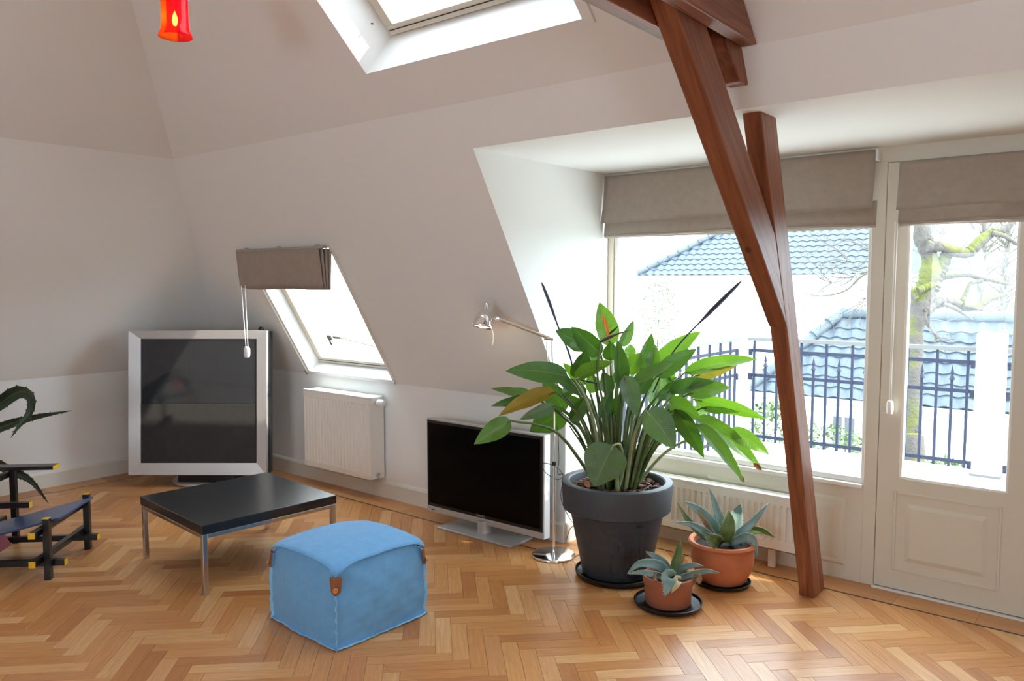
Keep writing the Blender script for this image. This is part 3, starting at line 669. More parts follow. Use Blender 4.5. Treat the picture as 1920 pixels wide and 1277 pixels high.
# ================================================================== radiators
def radiator(label, x0, x1, yb, yf, z0, z1, pitch, knob, feet):
    t = thing('radiator', label, 'radiator', ((x0 + x1) / 2, yb, 0), 0, 'panel radiators'); w = (x1 - x0) / 2
    d = yb - yf
    MB().box2((-w + .012, -d + .014, z0 + .012), (w - .012, -.02, z1 - .02)).build('core', 'rad', t)
    n = int(2 * w / pitch); f = MB()
    # front sheet with vertical pressed channels
    zt, zb = z1 - .065, z0 + .06; ys = -d
    xs = [-w, -w]; prof = []
    for i in range(n):
        xc = -w + (i + .5) * 2 * w / n; r = pitch * .17
        prof += [(xc - r * 1.6, ys), (xc - r * .8, ys + .010), (xc + r * .8, ys + .010), (xc + r * 1.6, ys)]
    prof = [(-w, ys)] + prof + [(w, ys)]
    V = []; k = len(prof)
    for z, flat in ((z0, 1), (zb - .012, 1), (zb, 0), (zt, 0), (zt + .012, 1), (z1 - .012, 1)):
        V += [(x_, ys if flat else y_, z) for x_, y_ in prof]
    F = [(r * k + i, r * k + i + 1, (r + 1) * k + i + 1, (r + 1) * k + i) for r in range(5) for i in range(k - 1)]
    f.add(V, F); f.box2((-w, ys, z0), (w, ys + .012, z0 + .004)); f.build('front_panel', 'rad', t)
    MB().box2((w - .010, -d + .002, z0 + .008), (w + .002, -.018, z1 - .004), .002).build('side_panel', 'rad', t)
    MB().box2((-w - .002, -d + .002, z0 + .008), (-w + .010, -.018, z1 - .004), .002).build('side_panel', 'rad', t)
    tp = MB(); tp.box2((-w - .002, -d - .002, z1 - .014), (w + .002, -d + .016, z1), .003); tp.box2((-w - .002, -.034, z1 - .014), (w + .002, -.016, z1), .003)
    ns = int(2 * w / .012)
    tp.box2((-w, -d + .014, z1 - .01), (w, -.032, z1 - .004)); tp.build('top_grille', 'rad', t)
    if knob:
        R = Matrix.Rotation(PI / 2, 3, 'Y'); kz = z1 - .045
        MB().lathe([(0, 0), (.020, 0), (.020, .016), (0.0, .016)], (w, -d * .55, kz), 16, R).build('valve_collar', 'steel', t)
        kb = MB(); kb.lathe([(.020, .012), (.027, .014), (.029, .03), (.028, .05), (.022, .068), (.016, .074), (0, .075)], (w, -d * .55, kz), 16, R); kb.build('valve_knob', 'white', t)
        MB().lathe([(0, 0), (.018, 0), (.018, .004), (0.0, .006)], (w + .002, -d * .55, z0 + .03), 14, R).build('drain_plug', 'steel', t)
        vb = MB(); vb.box2((.16, -d * .7, z0 - .02), (.28, -d * .4, z0 + .01), .004); vb.build('valve_block', 'steel', t)
        for sx in (-.7, .7): MB().box2((w * sx - .02, -.02, z0 + .1), (w * sx + .02, -.0005, z1 - .1)).build('wall_bracket', 'rad', t)
    if feet:
        for fx in feet: MB().box2((fx - (x0 + x1) / 2 - .02, -.06, 0), (fx - (x0 + x1) / 2 + .02, -.03, z0 + .03), .003).build('foot', 'rad', t)
    return t
radiator('square white ribbed radiator with a thermostat knob, on the wall below the roof window', 1.480, 2.278, 0.0, -.145, .150, .765, .0365, True, None)
radiator('low wide white ribbed radiator under the big window behind the planters', 3.96, 5.205, YW - .015, YW - .115, .115, .424, .0365, False, (4.2, 5.05))

# ================================================================== low black coffee table
t = thing('coffee_table', 'low square coffee table with black top and chrome legs', 'table', (2.590, -1.410, 0), math.radians(-4.8))
TS, TZ, TT = 0.80, 0.368, 0.050; h = TS / 2
MB().box((0, 0, TZ - TT / 2), (TS, TS, TT), None, .003).build('table_top', 'blackoak', t)
fr_ = MB(); q = .022
for sx, sy, dx, dy in ((0, -1, TS - .06, q), (0, 1, TS - .06, q), (-1, 0, q, TS - .06), (1, 0, q, TS - .06)):
    fr_.box((sx * (h - q / 2 - .004), sy * (h - q / 2 - .004), TZ - TT - .012), (dx, dy, .022), None, .002)
fr_.build('under_frame', 'steel', t)
for sx in (-1, 1):
    for sy in (-1, 1): MB().box((sx * (h - .017), sy * (h - .017), (TZ - TT) / 2), (.026, .026, TZ - TT), None, .002).build('leg', 'steel', t)

# ================================================================== denim pouf
t = thing('pouf', 'cube-shaped blue denim pouf with leather corner tabs', 'pouf', (3.718, -1.525, 0), math.radians(-2.5))
S = 0.245; HZ = 0.365; n = 18
def pouf_pt(a, b, face):
    # a,b in -1..1 on a cube face
    if face == 'top': x_, y_, z_ = a, b, 1
    else:
        ang = {'f': 0, 'r': 1, 'k': 2, 'l': 3}[face] * PI / 2
        x_, y_ = a * math.cos(ang) + math.sin(ang) * 1, a * math.sin(ang) - math.cos(ang) * 1; z_ = b
    return x_, y_, z_
def pouf_warp(x_, y_, z_):
    cd_ = (abs(x_) * abs(y_)) ** 6
    top = HZ + .030 * max(0, 1 - x_ * x_) * max(0, 1 - y_ * y_) ** .7 - .040 * cd_ + .008 * (1 - abs(x_ * y_))
    z = (z_ + 1) / 2 * top
    bul = .030 * max(0, 1 - z_ * z_) ** .8 + .012 * (1 - (z_ + 1) / 2)
    fx = 1 - .0 * abs(z_); 
    X = x_ * S + (x_ / max(abs(x_), 1e-6)) * bul * (abs(x_) ** 8) * (1 - y_ * y_ * .75)
    Y_ = y_ * S + (y_ / max(abs(y_), 1e-6)) * bul * (abs(y_) ** 8) * (1 - x_ * x_ * .75)
    wr = .0035 * math.sin(13 * x_ + 7 * z_) * math.sin(9 * y_ + 3) + .003 * math.sin(21 * (z_ + x_ * .3 - y_ * .2)) * (1 - z_) * .5
    flo = 1.0 + .035 * max(0, -z_ - .80) * 5 * .7
    X *= flo; Y_ *= flo
    r = 1 + wr / S
    return Vector((X * r, Y_ * r, max(z, 0.0)))
body = MB()
for f in 'frkl': body.sheet(lambda u, v, f=f: pouf_warp(*pouf_pt(u * 2 - 1, v * 2 - 1, f)), n, n)
body.poly([pouf_warp(a, b, -1) for a, b in ((-1, -1), (1, -1), (1, 1), (-1, 1))])
body.build('body', 'denim', t, sharp=60)
topm = MB(); topm.sheet(lambda u, v: pouf_warp((u * 2 - 1) * 1.0, (v * 2 - 1) * 1.0, 1.0) * 1.0 + Vector(((u - .5) * .034, (v - .5) * .034, .004)), n + 4, n + 4); topm.build('top_panel', 'denim', t, sharp=60, solid=.004)
sm = MB()
def seam(path, out, w=.014):
    # thin wavy flange standing out from an edge
    k = len(path); V = []
    for i, p in enumerate(path):
        o_ = out(i / (k - 1)) ; side = Vector((-o_.y, o_.x, 0)) if abs(o_.z) < .7 else Vector((1, 0, 0))
        wv = math.sin(i * 1.15) * .0050
        V += [p - o_ * .004, p + o_ * w + side * wv + Vector((0, 0, wv * .4))]
    sm.add(V, [(2 * i, 2 * i + 1, 2 * i + 3, 2 * i + 2) for i in range(k - 1)], True)
for sx, sy in ((1, -1), (-1, -1), (1, 1), (-1, 1)):
    seam([pouf_warp(sx, sy, -1 + 2 * i / 34 * .98) for i in range(35)], lambda q_, sx=sx, sy=sy: Vector((sx, sy, 0)).normalized())
for f in 'frkl':
    a_ = {'f': Vector((0, -1, 0)), 'r': Vector((1, 0, 0)), 'k': Vector((0, 1, 0)), 'l': Vector((-1, 0, 0))}[f]
    seam([pouf_warp(*pouf_pt(-1 + 2 * i / 50, 1, f)) + Vector((0, 0, .003)) for i in range(51)], lambda q_, a_=a_: (a_ + Vector((0, 0, -.15))).normalized(), .010)
    seam([pouf_warp(*pouf_pt(-1 + 2 * i / 40, -.985, f)) + Vector((0, 0, .004)) for i in range(41)], lambda q_, a_=a_: (a_ + Vector((0, 0, .05))).normalized(), .010)
sm.build('seam', 'denimedge', t, solid=.003, sharp=180)
for sx, sy in ((1, -1), (-1, -1), (1, 1), (-1, 1)):
    c = pouf_warp(sx, sy, 1); o_ = Vector((sx, sy, 0)).normalized(); s_ = Vector((-o_.y, o_.x, 0))
    tabm = MB()
    def tabf(u, v):
        wd = .026 * (1 - .35 * v ** 2) * (1 if v < .8 else math.sqrt(max(0, 1 - ((v - .8) / .22) ** 2)))
        return c + s_ * ((u - .5) * 2 * wd) + o_ * (.018 + .008 * v - abs(u - .5) * .022) + Vector((0, 0, .004 - .078 * v))
    tabm.sheet(tabf, 8, 10); tb_ = tabm.build('leather_tab', 'leather', t, solid=.003)
    R = o_.to_track_quat('Z', 'Y').to_matrix()
    bt = MB(); bt.lathe([(0, .006), (.005, .006), (.0055, .007), (.008, .0085), (.0105, .008), (.0115, .005), (.0115, 0), (0, 0)], c + o_ * .0260 + Vector((0, 0, -.050)), 18, R); bt.build('button', 'button', tb_)

# ================================================================== square television with a wide silver frame
t = thing('television', 'big square television with a wide silver frame and dark grey screen', 'television', (0.930, -0.750, 0), YAW)
TL = math.tan(PITCH); WF, HF, Z0 = 1.078, 1.125, 0.10
def ln(x_, y_, z_): return (x_, y_ + (z_ - Z0) * TL, z_)
def lbox(mb, x0, x1, y0, y1, z0, z1):
    V = [ln(x_, y_, z_) for z_ in (z0, z1) for x_, y_ in ((x0, y0), (x1, y0), (x1, y1), (x0, y1))]
    return mb.add(V, [(0, 3, 2, 1), (4, 5, 6, 7), (0, 1, 5, 4), (1, 2, 6, 5), (2, 3, 7, 6), (3, 0, 4, 7)])
w = WF / 2; il, ir, ib, it_ = -w + .090, w - .080, Z0 + .090, Z0 + HF - .064
out_ = [(-w, Z0), (w, Z0), (w, Z0 + HF), (-w, Z0 + HF)]; inn = [(il, ib), (ir, ib), (ir, it_), (il, it_)]
for i, nm in enumerate(('frame_bar',) * 4):
    j = (i + 1) % 4; m = MB()
    a0, a1, b0, b1_ = out_[i], out_[j], inn[i], inn[j]
    P_ = [ln(a0[0], 0, a0[1]), ln(a1[0], 0, a1[1]), ln(b1_[0], .012, b1_[1]), ln(b0[0], .012, b0[1])]
    Q_ = [ln(a0[0], .05, a0[1]), ln(a1[0], .05, a1[1]), ln(b1_[0], .05, b1_[1]), ln(b0[0], .05, b0[1])]
    m.add(P_ + Q_, [(0, 1, 2, 3), (7, 6, 5, 4), (0, 4, 5, 1), (1, 5, 6, 2), (2, 6, 7, 3), (3, 7, 4, 0)]); m.build(nm, 'alu', t)
zs = Z0 + HF * (891 - 757) / 272.0
MB_ = MB(); lbox(MB_, il, ir, .020, .05, zs + .003, it_); MB_.build('screen', 'greyscreen', t)
MB_ = MB(); lbox(MB_, il, ir, .017, .05, ib, zs - .003); MB_.build('speaker_cloth', 'speaker', t)
MB_ = MB(); lbox(MB_, il, ir, .026, .05, zs - .003, zs + .003); MB_.build('divider', 'blackplastic', t)
cas = MB(); V = [ln(x_, .05, z_) for x_, z_ in ((-w + .004, Z0 + .004), (w + .012, Z0 + .004), (w + .012, Z0 + HF - .012), (-w + .004, Z0 + HF - .012))] + [ln(x_, .12, z_) for x_, z_ in ((-w + .004, Z0 + .004), (w + .012, Z0 + .004), (w + .012, Z0 + HF - .012), (-w + .004, Z0 + HF - .012))] + [ln(x_, .36, z_) for x_, z_ in ((-w * .5, Z0 + .06), (w * .5, Z0 + .06), (w * .5, Z0 + HF * .75), (-w * .5, Z0 + HF * .75))]
cas.add(V, [(0, 1, 2, 3), (11, 10, 9, 8)] + [(o_ + i, o_ + 4 + i, o_ + 4 + (i + 1) % 4, o_ + (i + 1) % 4) for o_ in (0, 4) for i in range(4)]); cas.build('casing', 'blackplastic', t)
MB().lathe([(0, -.01), (.02, -.008), (.022, .01), (.014, .024), (0, .028)], ln(w - .07, .09, Z0 + HF), 12).build('rear_knob', 'blackplastic', t)
MB().box2((-.18, .06, .028), (.27, .30, Z0 + .02), .006).build('neck', 'blackplastic', t)
bs = MB(); bs.lathe([(0, .0), (.27, .0), (.285, .008), (.285, .018), (.275, .026), (0, .026)], (0.0, .27, 0), 48); bs.build('round_base', 'alu', t)

# ================================================================== flat television
t = thing('television', 'black flat-screen television with silver edge standing on the floor', 'television', (3.41, -.185, 0), math.radians(0.6))
w = .488; z0, z1 = .068, .698; f = -.024
MB().box2((-w, f + .004, z0), (w, .032, z1), .006).build('housing', 'silver', t)
MB().box2((-w + .008, f, z0 + .040), (w - .012, f + .014, z1 - .010), .002).build('bezel', 'blackplastic', t)
MB().box2((-w + .022, f - .0012, z0 + .062), (w - .030, f + .01, z1 - .028)).build('screen', 'screen', t)
MB().box2((-w + .002, f - .001, z0), (w - .002, f + .02, z0 + .038), .004).build('lower_bezel', 'silver', t)
MB().box2((-w + .045, f - .0016, z0 + .014), (-w + .075, f + .01, z0 + .019)).build('sensor', 'blackplastic', t)
MB().box2((w - .006, f + .002, z0), (w + .002, .034, z1), .002).build('side_edge', 'white', t)
MB().box2((-.16, .03, z0 + .12), (.16, .07, z1 - .12), .01).build('rear_cover', 'blackplastic', t)
MB().lathe([(.05, .010), (.046, .02), (.043, .05), (.043, .09)], (.0, .0, 0), 24).build('neck', 'silver', t)
pl = MB(); V = [(-.31, -.115), (.31, -.115), (.31, .105), (-.31, .105)]
MB().box2((-.31, -.115, 0), (.31, .105, .014), .005).build('stand_plate', 'silver', t)
fc = bpy.data.curves.new('brand_lettering', 'FONT'); fc.body = 'PHILIPS'; fc.size = .020; fc.align_x = 'CENTER'; fc.extrude = .0004; fc.space_character = 1.05
ft = bpy.data.objects.new('lettering_curve', fc); COL.objects.link(ft); dg = bpy.context.evaluated_depsgraph_get()
fm = bpy.data.meshes.new_from_object(ft.evaluated_get(dg)); bpy.data.objects.remove(ft); fm.materials.clear(); fm.materials.append(M['silver'])
fo = bpy.data.objects.new('brand_lettering', fm); COL.objects.link(fo); fo.parent = t; fo.location = (-.01, f - .0018, z0 + .046); fo.rotation_euler = (PI / 2, 0, 0)

# ================================================================== floor lamp
LB = Vector((3.99, -.231, 0)); t = thing('floor_lamp', 'thin chrome floor lamp with a small lit spotlight head', 'lamp', LB)
dl = to_px(LB)[2]
def LP(u, v): return at_depth(u, v, (LB - CAM).dot(FWD) + 0) - LB
def lamp_pt(u, v):   # in the vertical plane through the pole that faces the camera
    n_ = Vector((FWD.x, FWD.y, 0)).normalized(); return on_plane(u, v, n_, n_.dot(LB)) - LB
bs = MB(); bs.lathe([(0, 0), (.124, 0), (.127, .004), (.126, .012), (.118, .017), (.02, .020), (0, .020)], (0, 0, 0), 48); bs.build('base', 'chrome', t)
top = lamp_pt(1031, 638)
MB().tube([(0, 0, .018), (0, 0, .55)], .0085, 12).build('lower_pole', 'chrome', t)
MB().tube([(0, 0, .54), (0, 0, top.z - .28)], .0065, 12).build('upper_pole', 'chrome', t)
MB().lathe([(.0066, -.012), (.012, -.011), (.012, .011), (.0066, .012)], (0, 0, .55), 14).build('clamp', 'blackplastic', t)
rd = MB(); a1 = lamp_pt(1024.5, 640); a2 = lamp_pt(1034.5, 640)
MB().tube([a1, Vector((a1.x * .6, a1.y * .6, top.z - .30))], .0028, 6).build('spring_rod', 'steel', t)
MB().tube([a2, Vector((a2.x * .2, a2.y * .2, top.z - .30))], .0040, 6).build('spring_rod', 'chrome', t)
jt = MB(); jt.tube([lamp_pt(1020, 634), lamp_pt(1037, 636)], .0105, 10); jt.build('elbow', 'chrome', t)
arm = MB(); arm.tube([lamp_pt(1030, 634), lamp_pt(933, 597)], .0100, 10); arm.build('arm', 'chrome', t)
sp = MB(); sp.lathe([(0, -.015), (.012, -.012), (.015, 0), (.012, .012), (0, .015)], lamp_pt(932, 597), 14); sp.build('joint', 'chrome', t)
MB().tube([lamp_pt(930, 597), lamp_pt(916, 599)], .007, 8).build('knuckle', 'chrome', t)
hc = lamp_pt(904.5, 614)
ax = (lamp_pt(909, 583) - lamp_pt(903, 616)).normalized(); ax = (ax + Vector((FWD.x, FWD.y, 0)) * .20).normalized(); R = ax.to_track_quat('Z', 'Y').to_matrix()
hd = MB(); hd.lathe([(.062, 0), (.061, .012), (.056, .045), (.046, .075), (.030, .098), (.014, .106), (.0, .108)], hc, 28, R); head = hd.build('shade', 'chrome', t, solid=.002)
sw = MB(); sw.lathe([(.017, .100), (.017, .138), (.012, .146), (0, .146)], hc, 16, R); sw.build('cap', 'chrome', t)
M['bulb'] = emit('warm_bulb', (1.0, 0.80, 0.52), 3.0)
bl = MB(); bl.lathe([(0, .012), (.022, .014), (.032, .03), (.024, .05), (.010, .062), (0, .064)], hc, 16, R); bl.build('bulb', 'bulb', t)
MB().disc(hc + ax * .010, .054, 24, R).build('diffuser', 'bulb', t)
ld = bpy.data.lights.new('lamp_light', 'POINT'); ld.energy = 0.3; ld.color = (1, .72, .42); ld.shadow_soft_size = .03
lo = bpy.data.objects.new('lamp_light', ld); COL.objects.link(lo); lo.parent = t; lo.location = hc - ax * .035
hn = MB(); hn.tube([lamp_pt(p, q) for p, q in ((921, 613), (925, 626), (925, 638), (923, 647))], .0022, 5); hn.build('loose_wire', 'cord', t)
# cable: down the pole, a loose loop, then along the floor
cpts = [(1046, 800, 0), (1048, 860, .03), (1046, 888, .03), (1056, 892, .03), (1052, 935, .04), (1070, 975, .05), (1082, 985, .05), (1070, 990, .05), (1062, 1012, .05)]
MB().tube(bez([lamp_pt(a, b) + Vector((-.0, .0, 0)) * c for a, b, c in cpts], 50), .0022, 5).build('cable', 'blackplastic', t)
MB().tube(bez([lamp_pt(a, b) for a, b in ((1018, 868), (1030, 870), (1048, 880), (1056, 893), (1044, 899), (1025, 888), (1017, 876), (1018, 868))], 40), .002, 5).build('cable_loop', 'blackplastic', t)

# ================================================================== pendant lamp of red glass
c = at_depth(329, 72, 3.3); t = thing('pendant_lamp', 'small pendant lamp of red and orange glass hanging top left', 'lamp', c)
M['redglass'] = glassy('red_orange_glass', (0.9, 0.10, 0.03), 0.12, .05)
k = 3.3 / FPX
prof = [(30, 2), (28.6, 7), (25.5, 14), (24, 22), (23.6, 36), (23.6, 66), (23.6, 72)]
def flame_glass(name, red):
    m, t_, b = nt(name); setin(b, Base_Color=col4(red), Roughness=.06); b.inputs['Transmission Weight'].default_value = .0
    out = t_.nodes['Material Output']; tl = N(t_, 'ShaderNodeBsdfTranslucent'); tl.inputs['Color'].default_value = col4(red)
    tp = N(t_, 'ShaderNodeBsdfTransparent'); tp.inputs['Color'].default_value = (0.95, 0.30 + red[1], 0.16, 1)
    m1 = N(t_, 'ShaderNodeMixShader'); m1.inputs[0].default_value = .55; m2 = N(t_, 'ShaderNodeMixShader'); m2.inputs[0].default_value = .55
    t_.links.new(b.outputs[0], m1.inputs[1]); t_.links.new(tl.outputs[0], m1.inputs[2]); t_.links.new(m1.outputs[0], m2.inputs[1]); t_.links.new(tp.outputs[0], m2.inputs[2]); t_.links.new(m2.outputs[0], out.inputs['Surface'])
    return m
M['redglass'] = flame_glass('red_glass', (0.55, 0.008, 0.03)); M['orangeglass'] = flame_glass('orange_glass', (0.85, 0.17, 0.012))
m = MB(); n_ = 40
def seg(a0, a1):
    mb = MB(); kk = 14
    V = [Vector((r * k * math.cos(a0 + (a1 - a0) * i / kk), r * k * math.sin(a0 + (a1 - a0) * i / kk), z * k)) for r, z in prof for i in range(kk + 1)]
    mb.add(V, [(j * (kk + 1) + i, j * (kk + 1) + i + 1, (j + 1) * (kk + 1) + i + 1, (j + 1) * (kk + 1) + i) for j in range(len(prof) - 1) for i in range(kk)], True); return mb
ca = math.atan2(-RGT.y, -RGT.x)     # image-left side
seg(ca - PI * .42, ca + PI * .42).build('orange_glass', 'orangeglass', t, solid=.002); seg(ca + PI * .42, ca + PI * 1.58).build('red_glass', 'redglass', t, solid=.002)
MB().lathe([(0, 69 * k), (24.4 * k, 69 * k), (24.4 * k, 80 * k), (20 * k, 83 * k), (0, 84 * k)], (0, 0, 0), 32).build('metal_cap', 'chrome', t)
M['flame'] = emit('lamp_filament', (1.0, 0.72, 0.25), 60.0)
MB().lathe([(0, 22 * k), (3 * k, 24 * k), (5 * k, 32 * k), (4 * k, 40 * k), (1.5 * k, 47 * k), (0, 50 * k)], (0, 0, 0), 12).build('bulb', 'flame', t)
MB().tube([(0, 0, 50 * k), (0, 0, 70 * k)], 3.0 * k, 8).build('bulb_holder', 'steel', t)
MB().tube([(0, 0, 83 * k), (0, 0, 3.89 - c.z if c.y < ya(ZT) else 1.5)], .003, 6).build('cord', 'blackplastic', t)

# ================================================================== lacquered slat armchair at the left edge
t = thing('armchair', 'low black-slat armchair with yellow tips, blue seat and red back', 'chair', (1.915, -2.074, 0), PI / 4)
q = .033
def stick(name, a, b, tips=(0, 0)):
    a = Vector(a); b = Vector(b); d = (b - a).normalized()
    R = d.to_track_quat('X', 'Z').to_matrix(); o_ = MB().box((a + b) / 2, ((b - a).length, q, q), R, .0015).build(name, 'blackwood', t)
    for on, p, s_ in ((tips[0], a, -1), (tips[1], b, 1)):
        if on: MB().box(p + d * s_ * .0006, (.0022, q + .0006, q + .0006), R).build('yellow_tip', 'yellow', o_)
    return o_
for sy in (-1, 1):
    stick('front_leg', (0, sy * .245, 0), (0, sy * .245, .336), (0, 1))
    stick('arm_post', (-.487, sy * .40, 0), (-.487, sy * .40, .455))
    stick('side_rail', (-.60, sy * .210, .083), (.075, sy * .210, .083), (1, 1))
    o_ = MB().box((-.525, sy * .40, .472), (.58, .085, .022), None, .002).build('armrest', 'blackwood', t)
    MB().box((-.234, sy * .40, .472), (.003, .0855, .0225)).build('yellow_tip', 'yellow', o_)
    stick('rear_leg', (-.60, sy * .245, 0), (-.60, sy * .245, .33))
    stick('upper_rail', (-.66, sy * .210, .29), (-.30, sy * .210, .29), (1, 1))
stick('front_rail', (-.034, -.345, .116), (-.034, .30, .116), (1, 1))
stick('seat_rail', (-.036, -.335, .268), (-.036, .335, .268), (1, 1))
stick('rear_rail', (-.566, -.43, .15), (-.566, .43, .15), (1, 1))
stick('back_rail', (-.52, -.43, .43), (-.52, .43, .43), (1, 1))
sa = math.atan2(.14, .66)
MB().box((-.285, 0, .236), (.70, .42, .012), Matrix.Rotation(-math.atan2(.17, .66), 3, 'Y'), .002).build('seat', 'blueseat', t)
ba_ = MB(); d_ = Vector((-.42, 0, .78)).normalized(); s0 = Vector((-.40, 0, .06))
ba_.box(s0 + d_ * .48, (.96, .34, .012), d_.to_track_quat('X', 'Z').to_matrix(), .002); ba_.build('back', 'redback', t)

# ================================================================== plants
def blade(B_, T_, w, n_view, roll=0.0, fold=0.25, bend=0.0, nt_=12, ns=3, prof=(0.45, 0.65), mid=None, curl=0.0, wave=0.0, seed=0, wmin=0.0):
    B_ = Vector(B_); T_ = Vector(T_); ax = (T_ - B_); L = ax.length; axn = ax.normalized()
    lat0 = axn.cross(n_view).normalized(); nrm0 = lat0.cross(axn).normalized()
    if nrm0.dot(n_view) > 0: nrm0 = -nrm0                       # towards the viewer
    lat0 = (Matrix.Rotation(roll, 3, axn) @ lat0); nrm0 = (Matrix.Rotation(roll, 3, axn) @ nrm0)
    C_ = Vector(mid) if mid is not None else (B_ + T_) / 2 + Vector((0, 0, 1)) * bend * L
    a, b = prof; mx = (a / (a + b)) ** a * (b / (a + b)) ** b
    rnd = random.Random(seed)
    m = MB(); V = []; UV = []
    for i in range(nt_ + 1):
        tt = i / nt_; c0 = B_ * (1 - tt) ** 2 + C_ * 2 * tt * (1 - tt) + T_ * tt * tt if mid is None else None
        if mid is not None: c0 = bz_(B_, C_, T_, tt)
        tan = ((C_ - B_) * (1 - tt) + (T_ - C_) * tt).normalized()
        lat = (lat0 - tan * lat0.dot(tan)).normalized(); nr = lat.cross(tan).normalized()
        if nr.dot(nrm0) < 0: nr = -nr
        ww = w / 2 * max((max(tt, 1e-4) ** a) * (max(1 - tt, 0) ** b) / mx, wmin * (1 - tt))
        for j in range(-ns, ns + 1):
            s_ = j / ns
            off = nr * (abs(s_) * ww * fold + curl * ww * s_ * s_) + nr * (wave * ww * math.sin(tt * 17 + seed) * abs(s_))
            V.append(c0 + lat * (s_ * ww * math.cos(min(1.2, abs(fold) * .8))) + off); UV.append((tt, s_))
    k = 2 * ns + 1
    m.add(V, [(i * k + j, (i + 1) * k + j, (i + 1) * k + j + 1, i * k + j + 1) for i in range(nt_) for j in range(k - 1)], True, UV)
    return m
def bz_(a, c, b, t):   # passes through c at t=.5
    cc_ = c * 2 - (a + b) / 2; return a * (1 - t) ** 2 + cc_ * 2 * t * (1 - t) + b * t * t

# ---- big strelitzia in the anthracite planter
PB = Vector((4.434, -.260, 0)); d0 = (PB + Vector((0, 0, .5)) - CAM).dot(FWD)
pt = thing('potted_plant', 'large bird-of-paradise plant in a tall anthracite planter', 'plant', PB)
pot = MB(); prof = [(.0, .018), (.175, .018), (.185, .03), (.252, .360), (.254, .368), (.285, .378), (.292, .385), (.301, .520), (.298, .530), (.290, .533), (.262, .533), (.256, .526), (.250, .47), (.0, .47)]
pot.lathe(prof, (0, 0, 0), 64); pot.build('planter', 'potgrey', pt, sharp=30)
so_ = MB(); so_.lathe([(0, .488), (.12, .490), (.252, .480)], (0, 0, 0), 32); so_.build('soil', 'soil', pt)
ch = MB(); rr = random.Random(3)
for i in range(420):
    a = rr.random() * 6.283; r = .245 * math.sqrt(rr.random()); s_ = .008 + .014 * rr.random()
    R = Matrix.Rotation(rr.random() * 6, 3, 'Z') @ Matrix.Rotation(rr.uniform(-.6, .6), 3, 'X')
    ch.box((r * math.cos(a), r * math.sin(a), .490 + rr.random() * .012), (s_ * 1.5, s_, .006), R)
co = ch.build('bark_chips', 'bark', pt); co['kind'] = 'stuff'
sau = thing('saucer', 'wide black saucer under the big planter', 'saucer', PB, 0, 'black plant saucers')
def saucer(root, r, h):
    MB().lathe([(0, 0.0), (r - .025, 0.0), (r - .004, h * .5), (r, h), (r - .006, h + .002), (r - .012, h * .6), (r - .03, .012), (0, .012)], (0, 0, 0), 48).build('dish', 'saucer', root)
saucer(sau, .225, .034)
KX, OX, OY = 3.193, 880, 520
